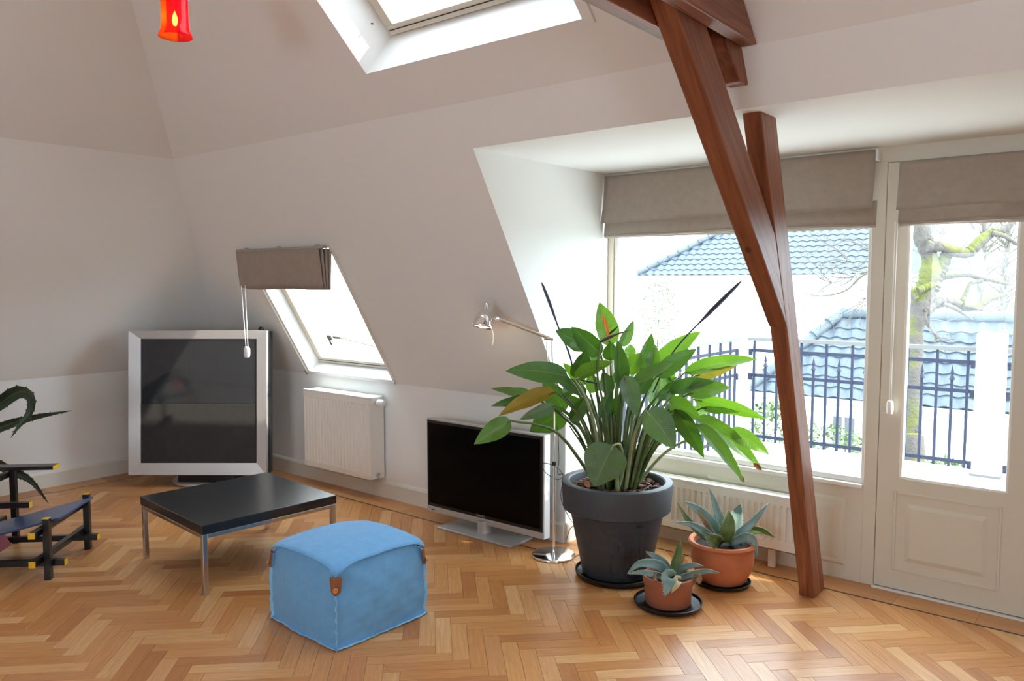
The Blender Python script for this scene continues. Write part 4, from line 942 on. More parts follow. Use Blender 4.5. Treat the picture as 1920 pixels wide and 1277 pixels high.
LV = [ # base, tip, width (crop px), depth offset, material, roll, fold, bend
 ((700, 430), (515, 318), 112, .06, 'leaf', .5, .25, .06), ((790, 465), (610, 297), 112, .02, 'leaf', -.4, .3, .04),
 ((845, 412), (778, 148), 130, .12, 'leaflight', .2, .35, .0), ((905, 415), (983, 258), 66, .10, 'leafgrey', .3, .4, .0),
 ((590, 595), (216, 562), 118, -.10, 'leaf', .35, -.18, .10), ((395, 700), (128, 664), 54, .16, 'leafgrey', .9, .2, .05),
 ((515, 685), (172, 832), 92, -.16, 'leafyellow', .5, -.3, .08), ((420, 740), (128, 772), 58, .12, 'leaf', .8, .3, .04),
 ((515, 765), (300, 852), 66, -.10, 'leafgrey', .7, -.3, .06), ((250, 858), (28, 1000), 112, -.34, 'leaflight', .2, -.25, .06),
 ((575, 800), (362, 925), 150, .27, 'leaf', .3, .1, .03), ((635, 600), (700, 432), 100, -.04, 'leaf', .3, .3, .0),
 ((630, 612), (860, 506), 84, -.20, 'leaflight', .6, -.35, .06), ((905, 668), (885, 372), 96, -.06, 'leaf', .4, .5, .0),
 ((845, 500), (850, 385), 90, .08, 'leaf', .2, .3, .0), ((945, 575), (1030, 452), 92, .05, 'leaflight', .3, .3, .02),
 ((960, 480), (965, 400), 62, .18, 'leaflight', .2, .3, .0), ((1025, 570), (1092, 333), 96, .10, 'leaf', .3, .4, .0),
 ((1075, 575), (1115, 402), 86, .02, 'leaflight', -.3, .3, .0), ((1105, 530), (1388, 322), 92, .12, 'leaflight', .4, .35, .03),
 ((1120, 595), (1360, 430), 96, .0, 'leaf', -.4, .3, .03), ((985, 630), (1225, 508), 64, -.16, 'leaflight', .7, .3, .04),
 ((1285, 575), (1728, 490), 80, .02, 'leaflight', .5, .35, .08), ((1350, 592), (1602, 530), 56, .06, 'leafyellow', .8, .4, .04),
 ((1195, 685), (1468, 628), 76, -.05, 'leaf', .7, .3, .06), ((1305, 700), (1562, 662), 100, -.10, 'leaflight', .4, .25, .10),
 ((1340, 728), (1778, 850), 84, .04, 'leaflight', .4, .3, .07), ((1395, 782), (1618, 806), 44, -.08, 'leaf', .8, .4, .06),
 ((1195, 738), (1388, 856), 108, -.14, 'leaflight', .4, .3, .10), ((1230, 790), (1405, 1082), 104, -.20, 'leaf', .3, .4, .10),
 ((1360, 878), (1642, 1226), 84, -.14, 'leaflight', .4, .45, .10), ((1355, 838), (1752, 1152), 104, -.06, 'leaflight', .4, .4, .10),
 ((1555, 918), (1796, 1062), 92, -.02, 'leaflight', .2, .1, .10), ((1060, 800), (1232, 1032), 165, -.26, 'leafgrey', .2, -.25, .12),
 ((925, 590), (1005, 835), 112, -.20, 'leafgrey', .25, .35, .06), ((862, 1005), (745, 1255), 240, -.40, 'leafgrey', .1, -.10, .05),
 ((880, 1032), (695, 1008), 60, -.30, 'leaf', .8, .4, .06), ((608, 862), (702, 702), 90, -.10, 'leaf', .3, .5, .0),
 ((775, 835), (842, 690), 84, -.12, 'leaf', .4, .4, .0), ((575, 800), (440, 612), 120, .10, 'leaf', .3, .2, .02),
 ((700, 705), (505, 600), 74, -.02, 'leaf', .5, .3, .04), ((765, 690), (715, 575), 84, .04, 'leaflight', .3, .3, .0),
 ((1060, 705), (1235, 588), 110, .14, 'leaflight', .3, .2, .02), ((1080, 762), (1135, 618), 66, .10, 'leaflight', .3, .3, .0),
 ((790, 480), (720, 470), 90, .14, 'leaf', .2, .3, .0), ((560, 700), (640, 650), 60, .05, 'leaflight', .3, .3, .0),
 ((830, 700), (800, 560), 84, .0, 'leaf', .3, .4, .0), ((1010, 700), (1100, 560), 84, -.04, 'leaf', .4, .4, .02), ((1120, 720), (1290, 610), 84, -.08, 'leaf', .5, .35, .04),
 ((940, 560), (905, 440), 70, .16, 'leaflight', .2, .3, .0), ((700, 640), (560, 512), 60, .12, 'leaflight', .6, .3, .02), ((880, 640), (940, 470), 84, .1, 'leaflight', .3, .3, .0),
 ((1250, 720), (1480, 590), 64, .1, 'leaf', .5, .3, .05), ((1290, 830), (1440, 800), 70, .08, 'leaflight', .5, .3, .06), ((690, 790), (560, 700), 70, .06, 'leaf', .4, .3, .03),
 ((740, 800), (655, 690), 64, .1, 'leafgrey', .3, .3, .0), ((1150, 860), (1300, 760), 60, .14, 'leaflight', .4, .3, .03), ((860, 820), (930, 690), 70, .02, 'leaf', .5, .4, .0),
 ((1240, 600), (1130, 640), 70, .2, 'leaflight', .3, .2, .0), ((1180, 780), (1250, 900), 90, .05, 'leaf', .3, .3, .06)]
vw = FWD.copy(); rr = random.Random(11)
for i, (b, tp_, wp, dd, mat, roll, fold, bend) in enumerate(LV):
    d = d0 + dd; Bp = at_depth(OX + b[0] / KX, OY + b[1] / KX, d)
    Tp = at_depth(OX + tp_[0] / KX, OY + tp_[1] / KX, d + (rr.uniform(-.10, .10) if abs(dd) < .3 else 0))
    if mat == 'leaf' and i == 10: Tp = at_depth(OX + tp_[0] / KX, OY + tp_[1] / KX, d + .06)
    wm = wp / KX / FPX * d / max(.62, math.cos(roll)) * 1.12
    lf = blade(Bp, Tp, wm, vw, roll * (1 if rr.random() > .5 else -1), fold, bend, 14, 4, (0.52, 0.92), wave=.06, seed=i).build('leaf', mat, pt, world=PB)
    # petiole
    side = max(-1, min(1, (b[0] - 930) / 330.0)); rt = Vector((RGT.x, RGT.y, 0)) * (side * .085) + Vector((FWD.x, FWD.y, 0)) * (max(-.09, min(.09, dd * .35)) + rr.uniform(-.02, .02))
    r0 = PB + rt + Vector((0, 0, .47)); h_ = max(.12, Bp.z - r0.z)
    if i == 35: mids = [r0 + Vector((0, 0, .17)) - Vector((FWD.x, FWD.y, 0)) * .06 + RGT * .03, at_depth(OX + 905 / KX, OY + 1006 / KX, d0 - .36), Bp]
    elif i == 9: mids = [at_depth(OX + 560 / KX, OY + 960 / KX, d0 - .2), at_depth(OX + 400 / KX, OY + 882 / KX, d0 - .28), at_depth(OX + 300 / KX, OY + 868 / KX, d0 - .32), Bp]
    else:
        ho = Bp - r0; ho.z = 0
        low = min(1.0, h_ / .5)
        mids = [r0 + ho * .34 + Vector((0, 0, h_ * .55 + .03)), r0 + ho * .72 + Vector((0, 0, h_ * .88 + .05 * (1 - low))), Bp]
    path = bez([r0] + mids, 14); path[-1] = Bp; path.append(Bp + (Tp - Bp) * .12)
    n_ = len(path); pm = MB().tube([p - PB for p in path], [lerp(.0105, .0042, k_ / (n_ - 1)) for k_ in range(n_)], 6); pm.build('petiole', 'petiolepale' if i in (35, 33) or rr.random() < .2 else 'petiole', lf)
# extra bare stalks and brown sheaths at the crown
for i in range(16):
    a = rr.uniform(-1, 1); r0 = PB + Vector((RGT.x, RGT.y, 0)) * (a * .075) + Vector((FWD.x, FWD.y, 0)) * rr.uniform(-.07, .07) + Vector((0, 0, .47))
    e = r0 + Vector((RGT.x, RGT.y, 0)) * (a * .16 + rr.uniform(-.04, .04)) + Vector((0, 0, rr.uniform(.18, .42)))
    MB().tube([p - PB for p in bez([r0, (r0 + e) / 2 + Vector((0, 0, .03)), e], 8)], [lerp(.011, .004, k_ / 8) for k_ in range(9)], 6).build('stalk', 'petiole' if i % 3 else 'dry', pt)
# brown tips
for (b, tp_, w_, dd) in (((1700, 1112), (1752, 1155), 30, -.06), ((1620, 1185), (1645, 1228), 26, -.14), ((715, 1225), (690, 1245), 60, -.41)):
    d = d0 + dd - .004
    blade(at_depth(OX + b[0] / KX, OY + b[1] / KX, d), at_depth(OX + tp_[0] / KX, OY + tp_[1] / KX, d), w_ / KX / FPX * d, vw, .2, .3, 0, 6, 2).build('dry_tip', 'dry', pt, world=PB)
# closed flower spears
for path, wmax, dd in ((((600, 470), (575, 400), (530, 290), (480, 150), (432, 28)), 3.6, .10), (((1100, 690), (1200, 480), (1300, 352), (1400, 250), (1500, 150), (1636, 15)), 5.6, .02), (((785, 640), (640, 600), (610, 500), (590, 430)), 4, .0)):
    P_ = [at_depth(OX + a / KX, OY + b / KX, d0 + dd) for a, b in path]; q_ = bez(P_, 26); k_ = d0 / FPX
    if len(path) > 4: rad = [k_ * (1.6 if t_ < .55 else 1.6 + (wmax - 1.6) * math.sin((t_ - .55) / .45 * PI) ** .8 * .75 if t_ < 1 else .2) for t_ in [i / 26 for i in range(27)]]; rad[-1] = k_ * .2
    else: rad = k_ * 1.6
    MB().tube([p - PB for p in q_], rad, 8).build('flower_spear', 'bud', pt)
# open flower
q_ = bez([PB + Vector((0, 0, .47))] + [at_depth(OX + a / KX, OY + b / KX, d0 - .22) for a, b in ((800, 760), (768, 600), (772, 480), (785, 388))], 30)
st = MB().tube([p - PB for p in q_], [.0065] * 26 + [.006, .0055, .005, .005, .005], 7).build('flower_stalk', 'petiole', pt)
fp = lambda a, b, e=0.0: at_depth(OX + a / KX, OY + b / KX, d0 - .22 + e)
MB().tube([p - PB for p in bez([fp(783, 388), fp(830, 362), fp(900, 335), fp(972, 316)], 14)], [.0065, .010, .0115, .012, .012, .011, .010, .0085, .007, .006, .005, .004, .003, .002, .001], 8, squash=.8).build('flower_bract', 'flowerred', pt)
for b, tp_, w_ in (((835, 345), (792, 218), 26), ((830, 350), (808, 235), 24)):
    blade(fp(*b, -.01), fp(*tp_, -.012), w_ / KX / FPX * d0, vw, .3, .4, 0, 8, 2).build('orange_sepal', 'orange', pt, world=PB)
blade(fp(832, 345, -.015), fp(893, 290, -.015), 12 / KX / FPX * d0, vw, .2, .4, 0, 6, 2).build('blue_petal', 'bud', pt, world=PB)

# ---- agaves
def agave_leaf(root, PB_, pts, w, mat, d, dd, K, O_, seed=0, teeth=True, fold=.45, roll=.2, taper=None):
    P_ = [at_depth(O_[0] + a / K, O_[1] + b / K, d + e) for (a, b), e in zip(pts, dd)]
    path = bez(P_, 16); k_ = len(path); V = []; UV = []; ns = 3
    wm = w / K / FPX * d / 2 * 1.15
    tt_ = MB()
    prev = None
    for i, p in enumerate(path):
        t_ = i / (k_ - 1); tan = (path[min(i + 1, k_ - 1)] - path[max(i - 1, 0)]).normalized()
        lat = tan.cross(FWD); lat = lat.normalized() if lat.length > .05 else (prev or RGT)
        if prev is not None and lat.dot(prev) < 0: lat = -lat
        lat = (lat * .75 + prev * .25).normalized() if prev is not None else lat
        prev = lat; nr = lat.cross(tan).normalized()
        if nr.dot(FWD) > 0: nr = -nr
        lat2 = Matrix.Rotation(roll, 3, tan) @ lat; nr2 = Matrix.Rotation(roll, 3, tan) @ nr
        ww = wm * ((.72 + .9 * t_) if t_ < .32 else 1.0 * (1 - ((t_ - .32) / .68) ** 1.7) + .008)
        for j in range(-ns, ns + 1):
            s_ = j / ns; V.append(p + lat2 * s_ * ww + nr2 * (s_ * s_ * ww * fold)); UV.append((t_, s_))
        if teeth and 0 < i < k_ - 1:
            for s_ in (-1, 1):
                b_ = p + lat2 * s_ * ww + nr2 * ww * fold; z_ = max(.0025, wm * (.18 if mat == 'agavedark' else .10))
                tt_.add([b_ - tan * z_, b_ + tan * z_, b_ + lat2 * s_ * z_ * 1.3 + tan * z_ * .6, b_ - nr2 * z_ * .4], [(0, 1, 2), (0, 3, 2), (1, 2, 3)])
    kk = 2 * ns + 1; m = MB().add(V, [(i * kk + j, (i + 1) * kk + j, (i + 1) * kk + j + 1, i * kk + j + 1) for i in range(k_ - 1) for j in range(kk - 1)], True, UV)
    o = m.build('leaf', mat, root, world=PB_, solid=.0035)
    if teeth: q_ = tt_.build('marginal_teeth', 'cream' if mat != 'agavedark' else 'agavedark', o, world=PB_)
    return o
# round terracotta pot
MPB = Vector((4.930, .005, 0)); t = thing('potted_agave', 'blue agave in a round-bellied terracotta pot near the radiator', 'plant', MPB, 0, 'potted agaves'); d1 = (MPB + Vector((0, 0, .2)) - CAM).dot(FWD)
MB().lathe([(0, .014), (.105, .014), (.122, .022), (.150, .075), (.163, .125), (.163, .16), (.156, .195), (.157, .205), (.174, .212), (.180, .222), (.174, .234), (.162, .236), (.150, .228), (.147, .19), (0, .19)], (0, 0, 0), 56).build('pot', 'terra', t, sharp=50)
MB().lathe([(0, .212), (.08, .208), (.148, .200)], (0, 0, 0), 28).build('soil', 'soil', t)
K, O_ = 5.107, (1240, 830)
for pts, w_, mat, dd in (
    ([(560, 900), (555, 760), (515, 600), (455, 425)], 74, 'agave', (0, .02, .03, .04)), ([(600, 955), (612, 850), (640, 740), (640, 645)], 135, 'agavegreen', (-.06, -.09, -.08, -.06)),
    ([(560, 930), (480, 790), (360, 650), (220, 560)], 100, 'agave', (0, -.02, -.02, 0)), ([(540, 950), (420, 860), (290, 785), (132, 762)], 62, 'agave', (-.03, -.08, -.10, -.12)),
    ([(520, 940), (400, 880), (270, 760), (150, 568)], 66, 'agavegreen', (-.02, -.04, -.03, .0)), ([(640, 920), (690, 780), (720, 650), (760, 585)], 135, 'agave', (.03, .08, .10, .06)),
    ([(630, 940), (760, 850), (900, 720), (1030, 575)], 82, 'agave', (-.02, -.03, -.02, .0)), ([(650, 945), (800, 850), (950, 835), (1088, 908)], 84, 'agavegreen', (.02, .04, .05, .04)),
    ([(650, 960), (790, 900), (880, 930), (912, 1105)], 86, 'agave', (-.03, -.08, -.10, -.10)), ([(560, 985), (520, 950), (470, 915), (425, 865)], 118, 'agavegreen', (-.05, -.13, -.15, -.14)),
    ([(500, 900), (440, 800), (390, 720), (345, 640)], 36, 'dry', (-.03, -.05, -.05, -.04)), ([(560, 880), (540, 800), (520, 720), (512, 662)], 52, 'agave', (.05, .08, .10, .1))):
    agave_leaf(t, MPB, pts, w_, mat, d1, dd, K, O_, teeth=mat != 'dry')
s2 = thing('saucer', 'black saucer under the round-bellied terracotta pot', 'saucer', MPB, 0, 'black plant saucers'); saucer(s2, .150, .020)
# small straight pot in front
SPB = Vector((4.845, -.440, 0)); t = thing('potted_agave', 'small cream-edged agave in a straight weathered terracotta pot, nearest the camera', 'plant', SPB, 0, 'potted agaves'); d2 = (SPB + Vector((0, 0, .14)) - CAM).dot(FWD)
MB().lathe([(0, .013), (.108, .013), (.112, .02), (.118, .115), (.124, .118), (.127, .150), (.124, .155), (.114, .155), (.110, .148), (.108, .12), (0, .12)], (0, 0, 0), 48).build('pot', 'terra2', t, sharp=40)
MB().lathe([(0, .138), (.06, .135), (.109, .128)], (0, 0, 0), 24).build('soil', 'soil', t)
K, O_ = 3.991, (1040, 860)
for pts, w_, mat, dd in (
    ([(875, 890), (900, 780), (925, 680), (937, 597)], 66, 'agavegreen', (0, 0, .01, .02)), ([(870, 880), (820, 800), (760, 740), (678, 694)], 66, 'agave', (.02, .05, .08, .1)),
    ([(865, 890), (780, 800), (640, 785), (543, 860)], 62, 'agave', (-.01, -.04, -.06, -.06)), ([(860, 905), (760, 870), (650, 850), (545, 862)], 40, 'agave', (-.03, -.08, -.10, -.11)),
    ([(890, 890), (940, 820), (1030, 795), (1112, 802)], 54, 'agave', (.02, .03, .03, .04)), ([(890, 905), (1000, 870), (1120, 840), (1238, 856)], 50, 'agave', (-.02, -.04, -.04, -.02)),
    ([(865, 890), (850, 885), (848, 940), (820, 1032)], 100, 'agave', (-.06, -.13, -.16, -.17)), ([(900, 905), (915, 905), (905, 950), (872, 1006)], 58, 'cream', (-.06, -.12, -.15, -.16)),
    ([(1040, 890), (1070, 880), (1085, 910), (1075, 940)], 44, 'dry', (-.02, -.05, -.07, -.07)), ([(790, 880), (760, 885), (745, 900), (735, 905)], 50, 'dry', (-.04, -.08, -.11, -.12)),
    ([(960, 870), (950, 800), (960, 750), (975, 725)], 16, 'dry', (.04, .06, .08, .08))):
    agave_leaf(t, SPB, pts, w_, mat, d2, dd, K, O_, teeth=mat in ('agave', 'agavegreen'))
s3 = thing('saucer', 'black saucer under the small straight terracotta pot', 'saucer', SPB, 0, 'black plant saucers'); saucer(s3, .168, .026)
# agave at the left edge, its pot just outside the picture
APB = on_z(-150, 985, 0); APB = Vector((APB.x, APB.y, 0)); d3 = (APB + Vector((0, 0, .4)) - CAM).dot(FWD)
t = thing('potted_agave', 'dark spiny agave whose long leaves reach in at the left edge', 'plant', APB, 0, 'potted agaves')
MB().lathe([(0, .0), (.13, .0), (.135, .01), (.175, .27), (.182, .275), (.185, .30), (.172, .302), (.165, .27), (0, .27)], (0, 0, 0), 40).build('pot', 'terra', t)
MB().lathe([(0, .285), (.165, .275)], (0, 0, 0), 24).build('soil', 'soil', t)
cpx = to_px(APB + Vector((0, 0, .28)))
for pts, w_, dd in (([(cpx[0], cpx[1]), (-60, 800), (0, 757), (38, 733), (62, 745), (58, 775), (38, 797), (20, 821)], 21, (0, -.05, -.1, -.14, -.16, -.18, -.2, -.22)),
                    ([(cpx[0], cpx[1]), (-80, 830), (0, 801), (60, 783), (134, 770)], 17, (0, -.04, -.08, -.12, -.16)),
                    ([(cpx[0], cpx[1]), (-60, 850), (20, 880), (60, 901), (91, 944)], 19, (0, .03, .04, .04, .04)),
                    ([(cpx[0], cpx[1]), (-140, 800), (-150, 720), (-165, 640)], 20, (0, -.05, -.1, -.15)),
                    ([(cpx[0], cpx[1]), (-70, 770), (-30, 690), (-15, 610)], 18, (0, .0, .0, .0)), ([(cpx[0], cpx[1]), (-20, 790), (-8, 770), (-4, 745)], 14, (0, -.1, -.15, -.2))):
    agave_leaf(t, APB, pts, w_, 'agavedark', d3, dd, 1.0, (0, 0), fold=.5)

# ================================================================== outside: terrace and railing
te = MB(); te.box2((3.38, YW + .10, -.22), (7.6, 3.78, 0.0)); struct(te.build('floor_terrace', 'terrace'), 'pale roof terrace outside the window')
MB_ = MB(); MB_.box2((3.2, YW + .095, -8), (8.2, 3.5, -.22)); struct(MB_.build('wall_terrace', 'whiteplaster'))
YR = 3.6
def finial(mb, x_, y_, z_, s=1.0):
    mb.lathe([(.0, .115 * s), (.006 * s, .085 * s), (.013 * s, .055 * s), (.006 * s, .048 * s), (.010 * s, .040 * s), (.022 * s, .012 * s), (.016 * s, .010 * s), (.008 * s, .022 * s), (.006 * s, 0)], (x_, y_, z_), 8)
def railing(label, a, b, posts, first_tall=True):
    a = Vector((a[0], a[1], 0)); b = Vector((b[0], b[1], 0)); d = (b - a); L = d.length; d.normalize(); R = d.to_track_quat('X', 'Z').to_matrix()
    t = thing('railing', label, 'railing', a, 0, 'terrace railings')
    def bar(name, s0, s1, z, w_, h_, mat): MB().box(d * ((s0 + s1) / 2) + Vector((0, 0, z)), (s1 - s0, w_, h_), R, .003).build(name, mat, t)
    bar('handrail', 0, L, 1.047, .05, .035, 'handrail'); bar('upper_rail', 0, L, .935, .014, .032, 'iron'); bar('middle_rail', 0, L, .690, .014, .032, 'iron'); bar('bottom_rail', 0, L, .085, .014, .032, 'iron')
    n = int(L / .115)
    for i in range(n):
        s_ = (i + .5) * L / n; tall = (i % 2 == 0) == first_tall; z1 = 1.03 if tall else .775
        o_ = MB().box(d * s_ + Vector((0, 0, (z1 + .035) / 2)), (.021, .021, z1 - .035), R).build('baluster', 'iron', t)
        if not tall:
            fm_ = MB(); p = d * s_; finial(fm_, p.x, p.y, .765, 1.25); fm_.build('finial', 'iron', o_)
    for z in (.935, .69, .085):
        for s_ in (.02, L - .02): MB().box(d * s_ + Vector((0, 0, z - .02)), (.035, .03, .06), R, .004).build('rail_bracket', 'iron', t)
    return t
railing('iron railing with spear finials straight ahead beyond the window', (3.585, YR), (5.545, YR), None)
railing('short iron railing right of the white terrace post', (5.765, YR), (7.5, YR), None, False)
railing('iron side railing of the terrace, behind the plant', (3.51, YW + .25), (3.51, YR - .09), None)
for x_, lab, w_, h_ in ((5.655, 'thick white square post seen through the door', .20, 1.185), (3.515, 'white corner post of the terrace railing', .12, 1.10)):
    p = MB(); p.box2((-w_ / 2, -w_ / 2, 0), (w_ / 2, w_ / 2, h_), .004)
    t = thing('terrace_post', lab, 'post', (x_, YR + (.0 if w_ > .15 else .03), 0), 0, 'white terrace posts'); p.build('shaft', 'whiteplaster', t)
    MB().box2((-w_ / 2 - .012, -w_ / 2 - .012, -.0), (w_ / 2 + .012, w_ / 2 + .012, .02), .003).build('foot', 'handrail', t)

# ------------------------------------------------------------------ neighbouring houses with pan-tiled hip roofs
def pan_mesh(tw, tg):
    m = MB(); n = 7; lip = .03
    top0 = [(tw * (i / n), 0.0, .042 + .020 * math.sin(2 * PI * (i / n) - .6)) for i in range(n + 1)]; top1 = [(x_, tg * 1.12, z_ - .028) for x_, _, z_ in top0]; bot0 = [(x_, 0, z_ - lip) for x_, _, z_ in top0]
    V = bot0 + top0 + top1; k = n + 1
    m.add(V, [(i, i + 1, k + i + 1, k + i) for i in range(n)] + [(k + i, k + i + 1, 2 * k + i + 1, 2 * k + i) for i in range(n)], True)
    me = m.mesh('roof_tile', 35); me.materials.append(M['tile']); return me
def house(label, x0, x1, ye, ze, run, rise, hip, hipr, tw, tg, xv0, xv1, rv, wall_drop):
    t = thing('house', label, 'house', (x0, ye, ze), 0, 'neighbouring houses'); W_ = x1 - x0
    D_ = 2 * run + 4
    wl = MB(); wl.box2((.25, .3, -wall_drop), (W_ - .25, D_ - .3, -.05)); wl.build('wall', 'whiteplaster', t)
    rf = MB(); e = [(0, 0, 0), (W_, 0, 0), (W_, D_, 0), (0, D_, 0)]; rg = [(hip, run, rise), (W_ - hipr, run, rise), (W_ - hipr, D_ - run, rise), (hip, D_ - run, rise)]
    rf.add(e + rg, [(0, 1, 5, 4), (1, 2, 6, 5), (2, 3, 7, 6), (3, 0, 4, 7), (4, 5, 6, 7), (0, 3, 2, 1)]); roof = rf.build('roof', 'tile', t)
    sl = math.hypot(run, rise); pitch = math.atan2(rise, run); me = pan_mesh(tw, tg); R = Matrix.Rotation(pitch, 4, 'X'); cnt = []
    rows = int(sl / tg)
    for r in range(rows):
        s_ = r * tg; f = s_ / sl; xa = hip * f
        for i in range(int((W_ - xa) / tw)):
            xx = math.ceil(xa / tw) * tw + i * tw
            if xx + tw > W_ - hipr * f + .1: continue
            cnt.append((xx, s_, r))
    vis = [c for c in cnt if xv0 <= c[0] + x0 <= xv1 and c[1] <= rv]; vis = vis[:300]; vs = set(vis); extra = MB()
    for (xx, s_, r) in vis:
        o = bpy.data.objects.new('roof_tile', me); COL.objects.link(o); o.parent = roof; o.matrix_local = Matrix.Translation((xx, s_ * math.cos(pitch), s_ * math.sin(pitch))) @ R
    hp = MB(); n = int(math.sqrt(hip * hip + sl * sl) / .34)
    for i in range(n):
        a = Vector((0, 0, .05)).lerp(Vector((hip, run, rise + .05)), i / n); b = Vector((0, 0, .05)).lerp(Vector((hip, run, rise + .05)), (i + 1.12) / n)
        MB().tube([a + Vector((0, 0, .035)), b], [.10, .08], 10).build('hip_tile', 'tile', roof)
    n = int((W_ - hip - hipr) / .4)
    for i in range(n):
        if not xv0 - .5 <= x0 + hip + i * .4 <= xv1: continue
        MB().tube([(hip + i * .4, run, rise + .03), (hip + (i + 1.06) * .4, run, rise + .035)], [.105, .085], 10).build('ridge_tile', 'tile', roof)
    g = MB(); g.tube([(-.05, -.07, -.045), (W_, -.07, -.045)], .055, 10); g.build('gutter', 'gutter', t)
    MB().box2((0, -.02, -.16), (W_, .02, -.02)).build('fascia', 'whiteplaster', t)
    return t
h1 = house('nearer house with blue-grey tiled hip roof just below terrace level', 1.42, 12.0, 9.0, -.25, 1.32, 1.28, 1.12, 1.12, .262, .215, 1.0, 6.6, 5, 5.5)
h2 = house('farther white house whose tiled roof fills the top of the window', -5.42, 2.3, 17.0, 1.80, 3.2, 2.35, 3.4, 0.0, .246, .262, -5.5, 1.6, 2.55, 8.5)
# downpipe and small window on the nearer house
wz = on_y(1740, 800, 9.28)
MB().tube([Vector((wz.x, 9.2, -.35)) - Vector((1.42, 9, -.25)), Vector((wz.x - .02, 9.22, -.7)) - Vector((1.42, 9, -.25)), Vector((wz.x - .02, 9.22, -5)) - Vector((1.42, 9, -.25))], .05, 8).build('downpipe', 'gutter', h1)
wp = on_y(1582, 812, 9.3); wf = MB(); q0 = Vector((1.42, 9, -.25))
wf_ = MB().box2(Vector((wp.x - .16, 9.26, wp.z - .26)) - q0, Vector((wp.x + .16, 9.31, wp.z + .26)) - q0).build('window', 'darkwin', h1)
MB().box2(Vector((wp.x - .20, 9.25, wp.z - .30)) - q0, Vector((wp.x - .16, 9.31, wp.z + .30)) - q0).build('window_frame', 'whiteplaster', wf_)
MB().box2(Vector((wp.x - .02, 9.25, wp.z - .26)) - q0, Vector((wp.x + .02, 9.31, wp.z + .26)) - q0).build('window_frame', 'whiteplaster', wf_)

# ------------------------------------------------------------------ mossy tree beyond the door
TD = 8.6; base = at_depth(1706, 900, TD); base = Vector((base.x, base.y, -6.0))
t = thing('tree', 'mossy bare tree with crooked branches beyond the balcony door', 'tree', base); kp = TD / FPX
def branch(name, pts, r, dd=0.0, mat='barktree', parent=t, n=10):
    P_ = [at_depth(a, b, TD + dd + (i * .0)) for i, (a, b) in enumerate(pts)]
    q_ = bez(P_, max(10, 7 * len(pts))); k = len(q_); rs = []
    rb = random.Random(int(pts[0][0] * 7 + pts[0][1])); 
    for i in range(k):
        f = i / (k - 1) * (len(r) - 1); j = min(int(f), len(r) - 2); rs.append(lerp(r[j], r[j + 1], f - j) * kp * rb.uniform(.88, 1.16))
    return MB().tube([p - base for p in q_], rs, n).build(name, mat, parent)
tk = MB(); trunk_pts = [base] + [at_depth(a, b, TD) for a, b in ((1704, 940), (1707, 800), (1709, 700), (1713, 620), (1728, 560), (1744, 515), (1742, 478), (1728, 440), (1712, 380), (1700, 300), (1690, 200))]
q_ = bez(trunk_pts, 70); rt_ = [.17] * 6 + [19 * kp, 18 * kp]; 
def rtr(f): 
    pts_ = [(0, .20), (.15, 20 * kp), (.45, 17 * kp), (.56, 18 * kp), (.62, 15 * kp), (.75, 17 * kp), (1, 10 * kp)]
    for (a, ra), (b, rb) in zip(pts_, pts_[1:]):
        if f <= b: return lerp(ra, rb, (f - a) / (b - a))
rb = random.Random(5)
MB().tube([p - base for p in q_], [rtr(i / 70) * rb.uniform(.9, 1.12) for i in range(71)], 14).build('trunk', 'barktree', t)
branch('bough', ((1738, 462), (1765, 463), (1792, 472), (1815, 474), (1836, 455), (1860, 436), (1884, 430), (1912, 405), (1960, 380)), (11, 9, 9, 10, 9, 7, 5, 4), -.1)
branch('bough', ((1860, 437), (1885, 444), (1915, 462), (1950, 470)), (5, 4, 3, 2), -.15)
branch('bough', ((1776, 474), (1764, 500), (1752, 525), (1742, 552), (1728, 580)), (10, 14, 15, 14, 15), .0)
branch('bough', ((1748, 530), (1775, 520), (1812, 516), (1842, 522), (1872, 528), (1895, 534)), (6, 4.5, 4.5, 5, 4, 2.5), .1)
branch('bough', ((1842, 526), (1820, 532), (1812, 548), (1804, 564), (1795, 572)), (4, 4, 4.5, 5.5, 5), .05)
branch('bough', ((1730, 585), (1758, 568), (1790, 566), (1806, 578), (1832, 576), (1856, 562), (1876, 555), (1905, 546)), (12, 10, 8, 6, 5.5, 5, 4.5, 1), -.05)
branch('bough', ((1806, 572), (1824, 576), (1842, 582)), (5, 4, 2), -.1)
branch('bough', ((1768, 570), (1790, 578), (1806, 588), (1824, 600)), (5, 4, 2.5, 1), -.12)
branch('bough', ((1734, 586), (1736, 602), (1747, 618), (1756, 632), (1751, 643)), (4, 3.5, 3, 3, 2), -.2)
branch('bough', ((1722, 545), (1738, 538), (1752, 534)), (6, 7, 5), -.15); branch('bough', ((1716, 560), (1700, 530), (1680, 500)), (6, 5, 4), -.1)
rb = random.Random(21); tw = MB()
def twig(p0, ang, ln_, r, depth, dd):
    pts = [p0]; a = ang
    for i in range(4):
        a += rb.uniform(-.45, .45); p0 = (p0[0] + math.cos(a) * ln_ / 4, p0[1] - math.sin(a) * ln_ / 4); pts.append(p0)
    tw.tube([at_depth(u, v, TD + dd + k_ * .03) - base for k_, (u, v) in enumerate(pts)], [r * kp * (1 - .2 * k_) for k_ in range(5)], 4, False)
    if depth:
        for _ in range(2): twig(pts[rb.randint(1, 3)], a + rb.choice((-.8, .8)) + rb.uniform(-.3, .3), ln_ * .6, r * .6, depth - 1, dd)
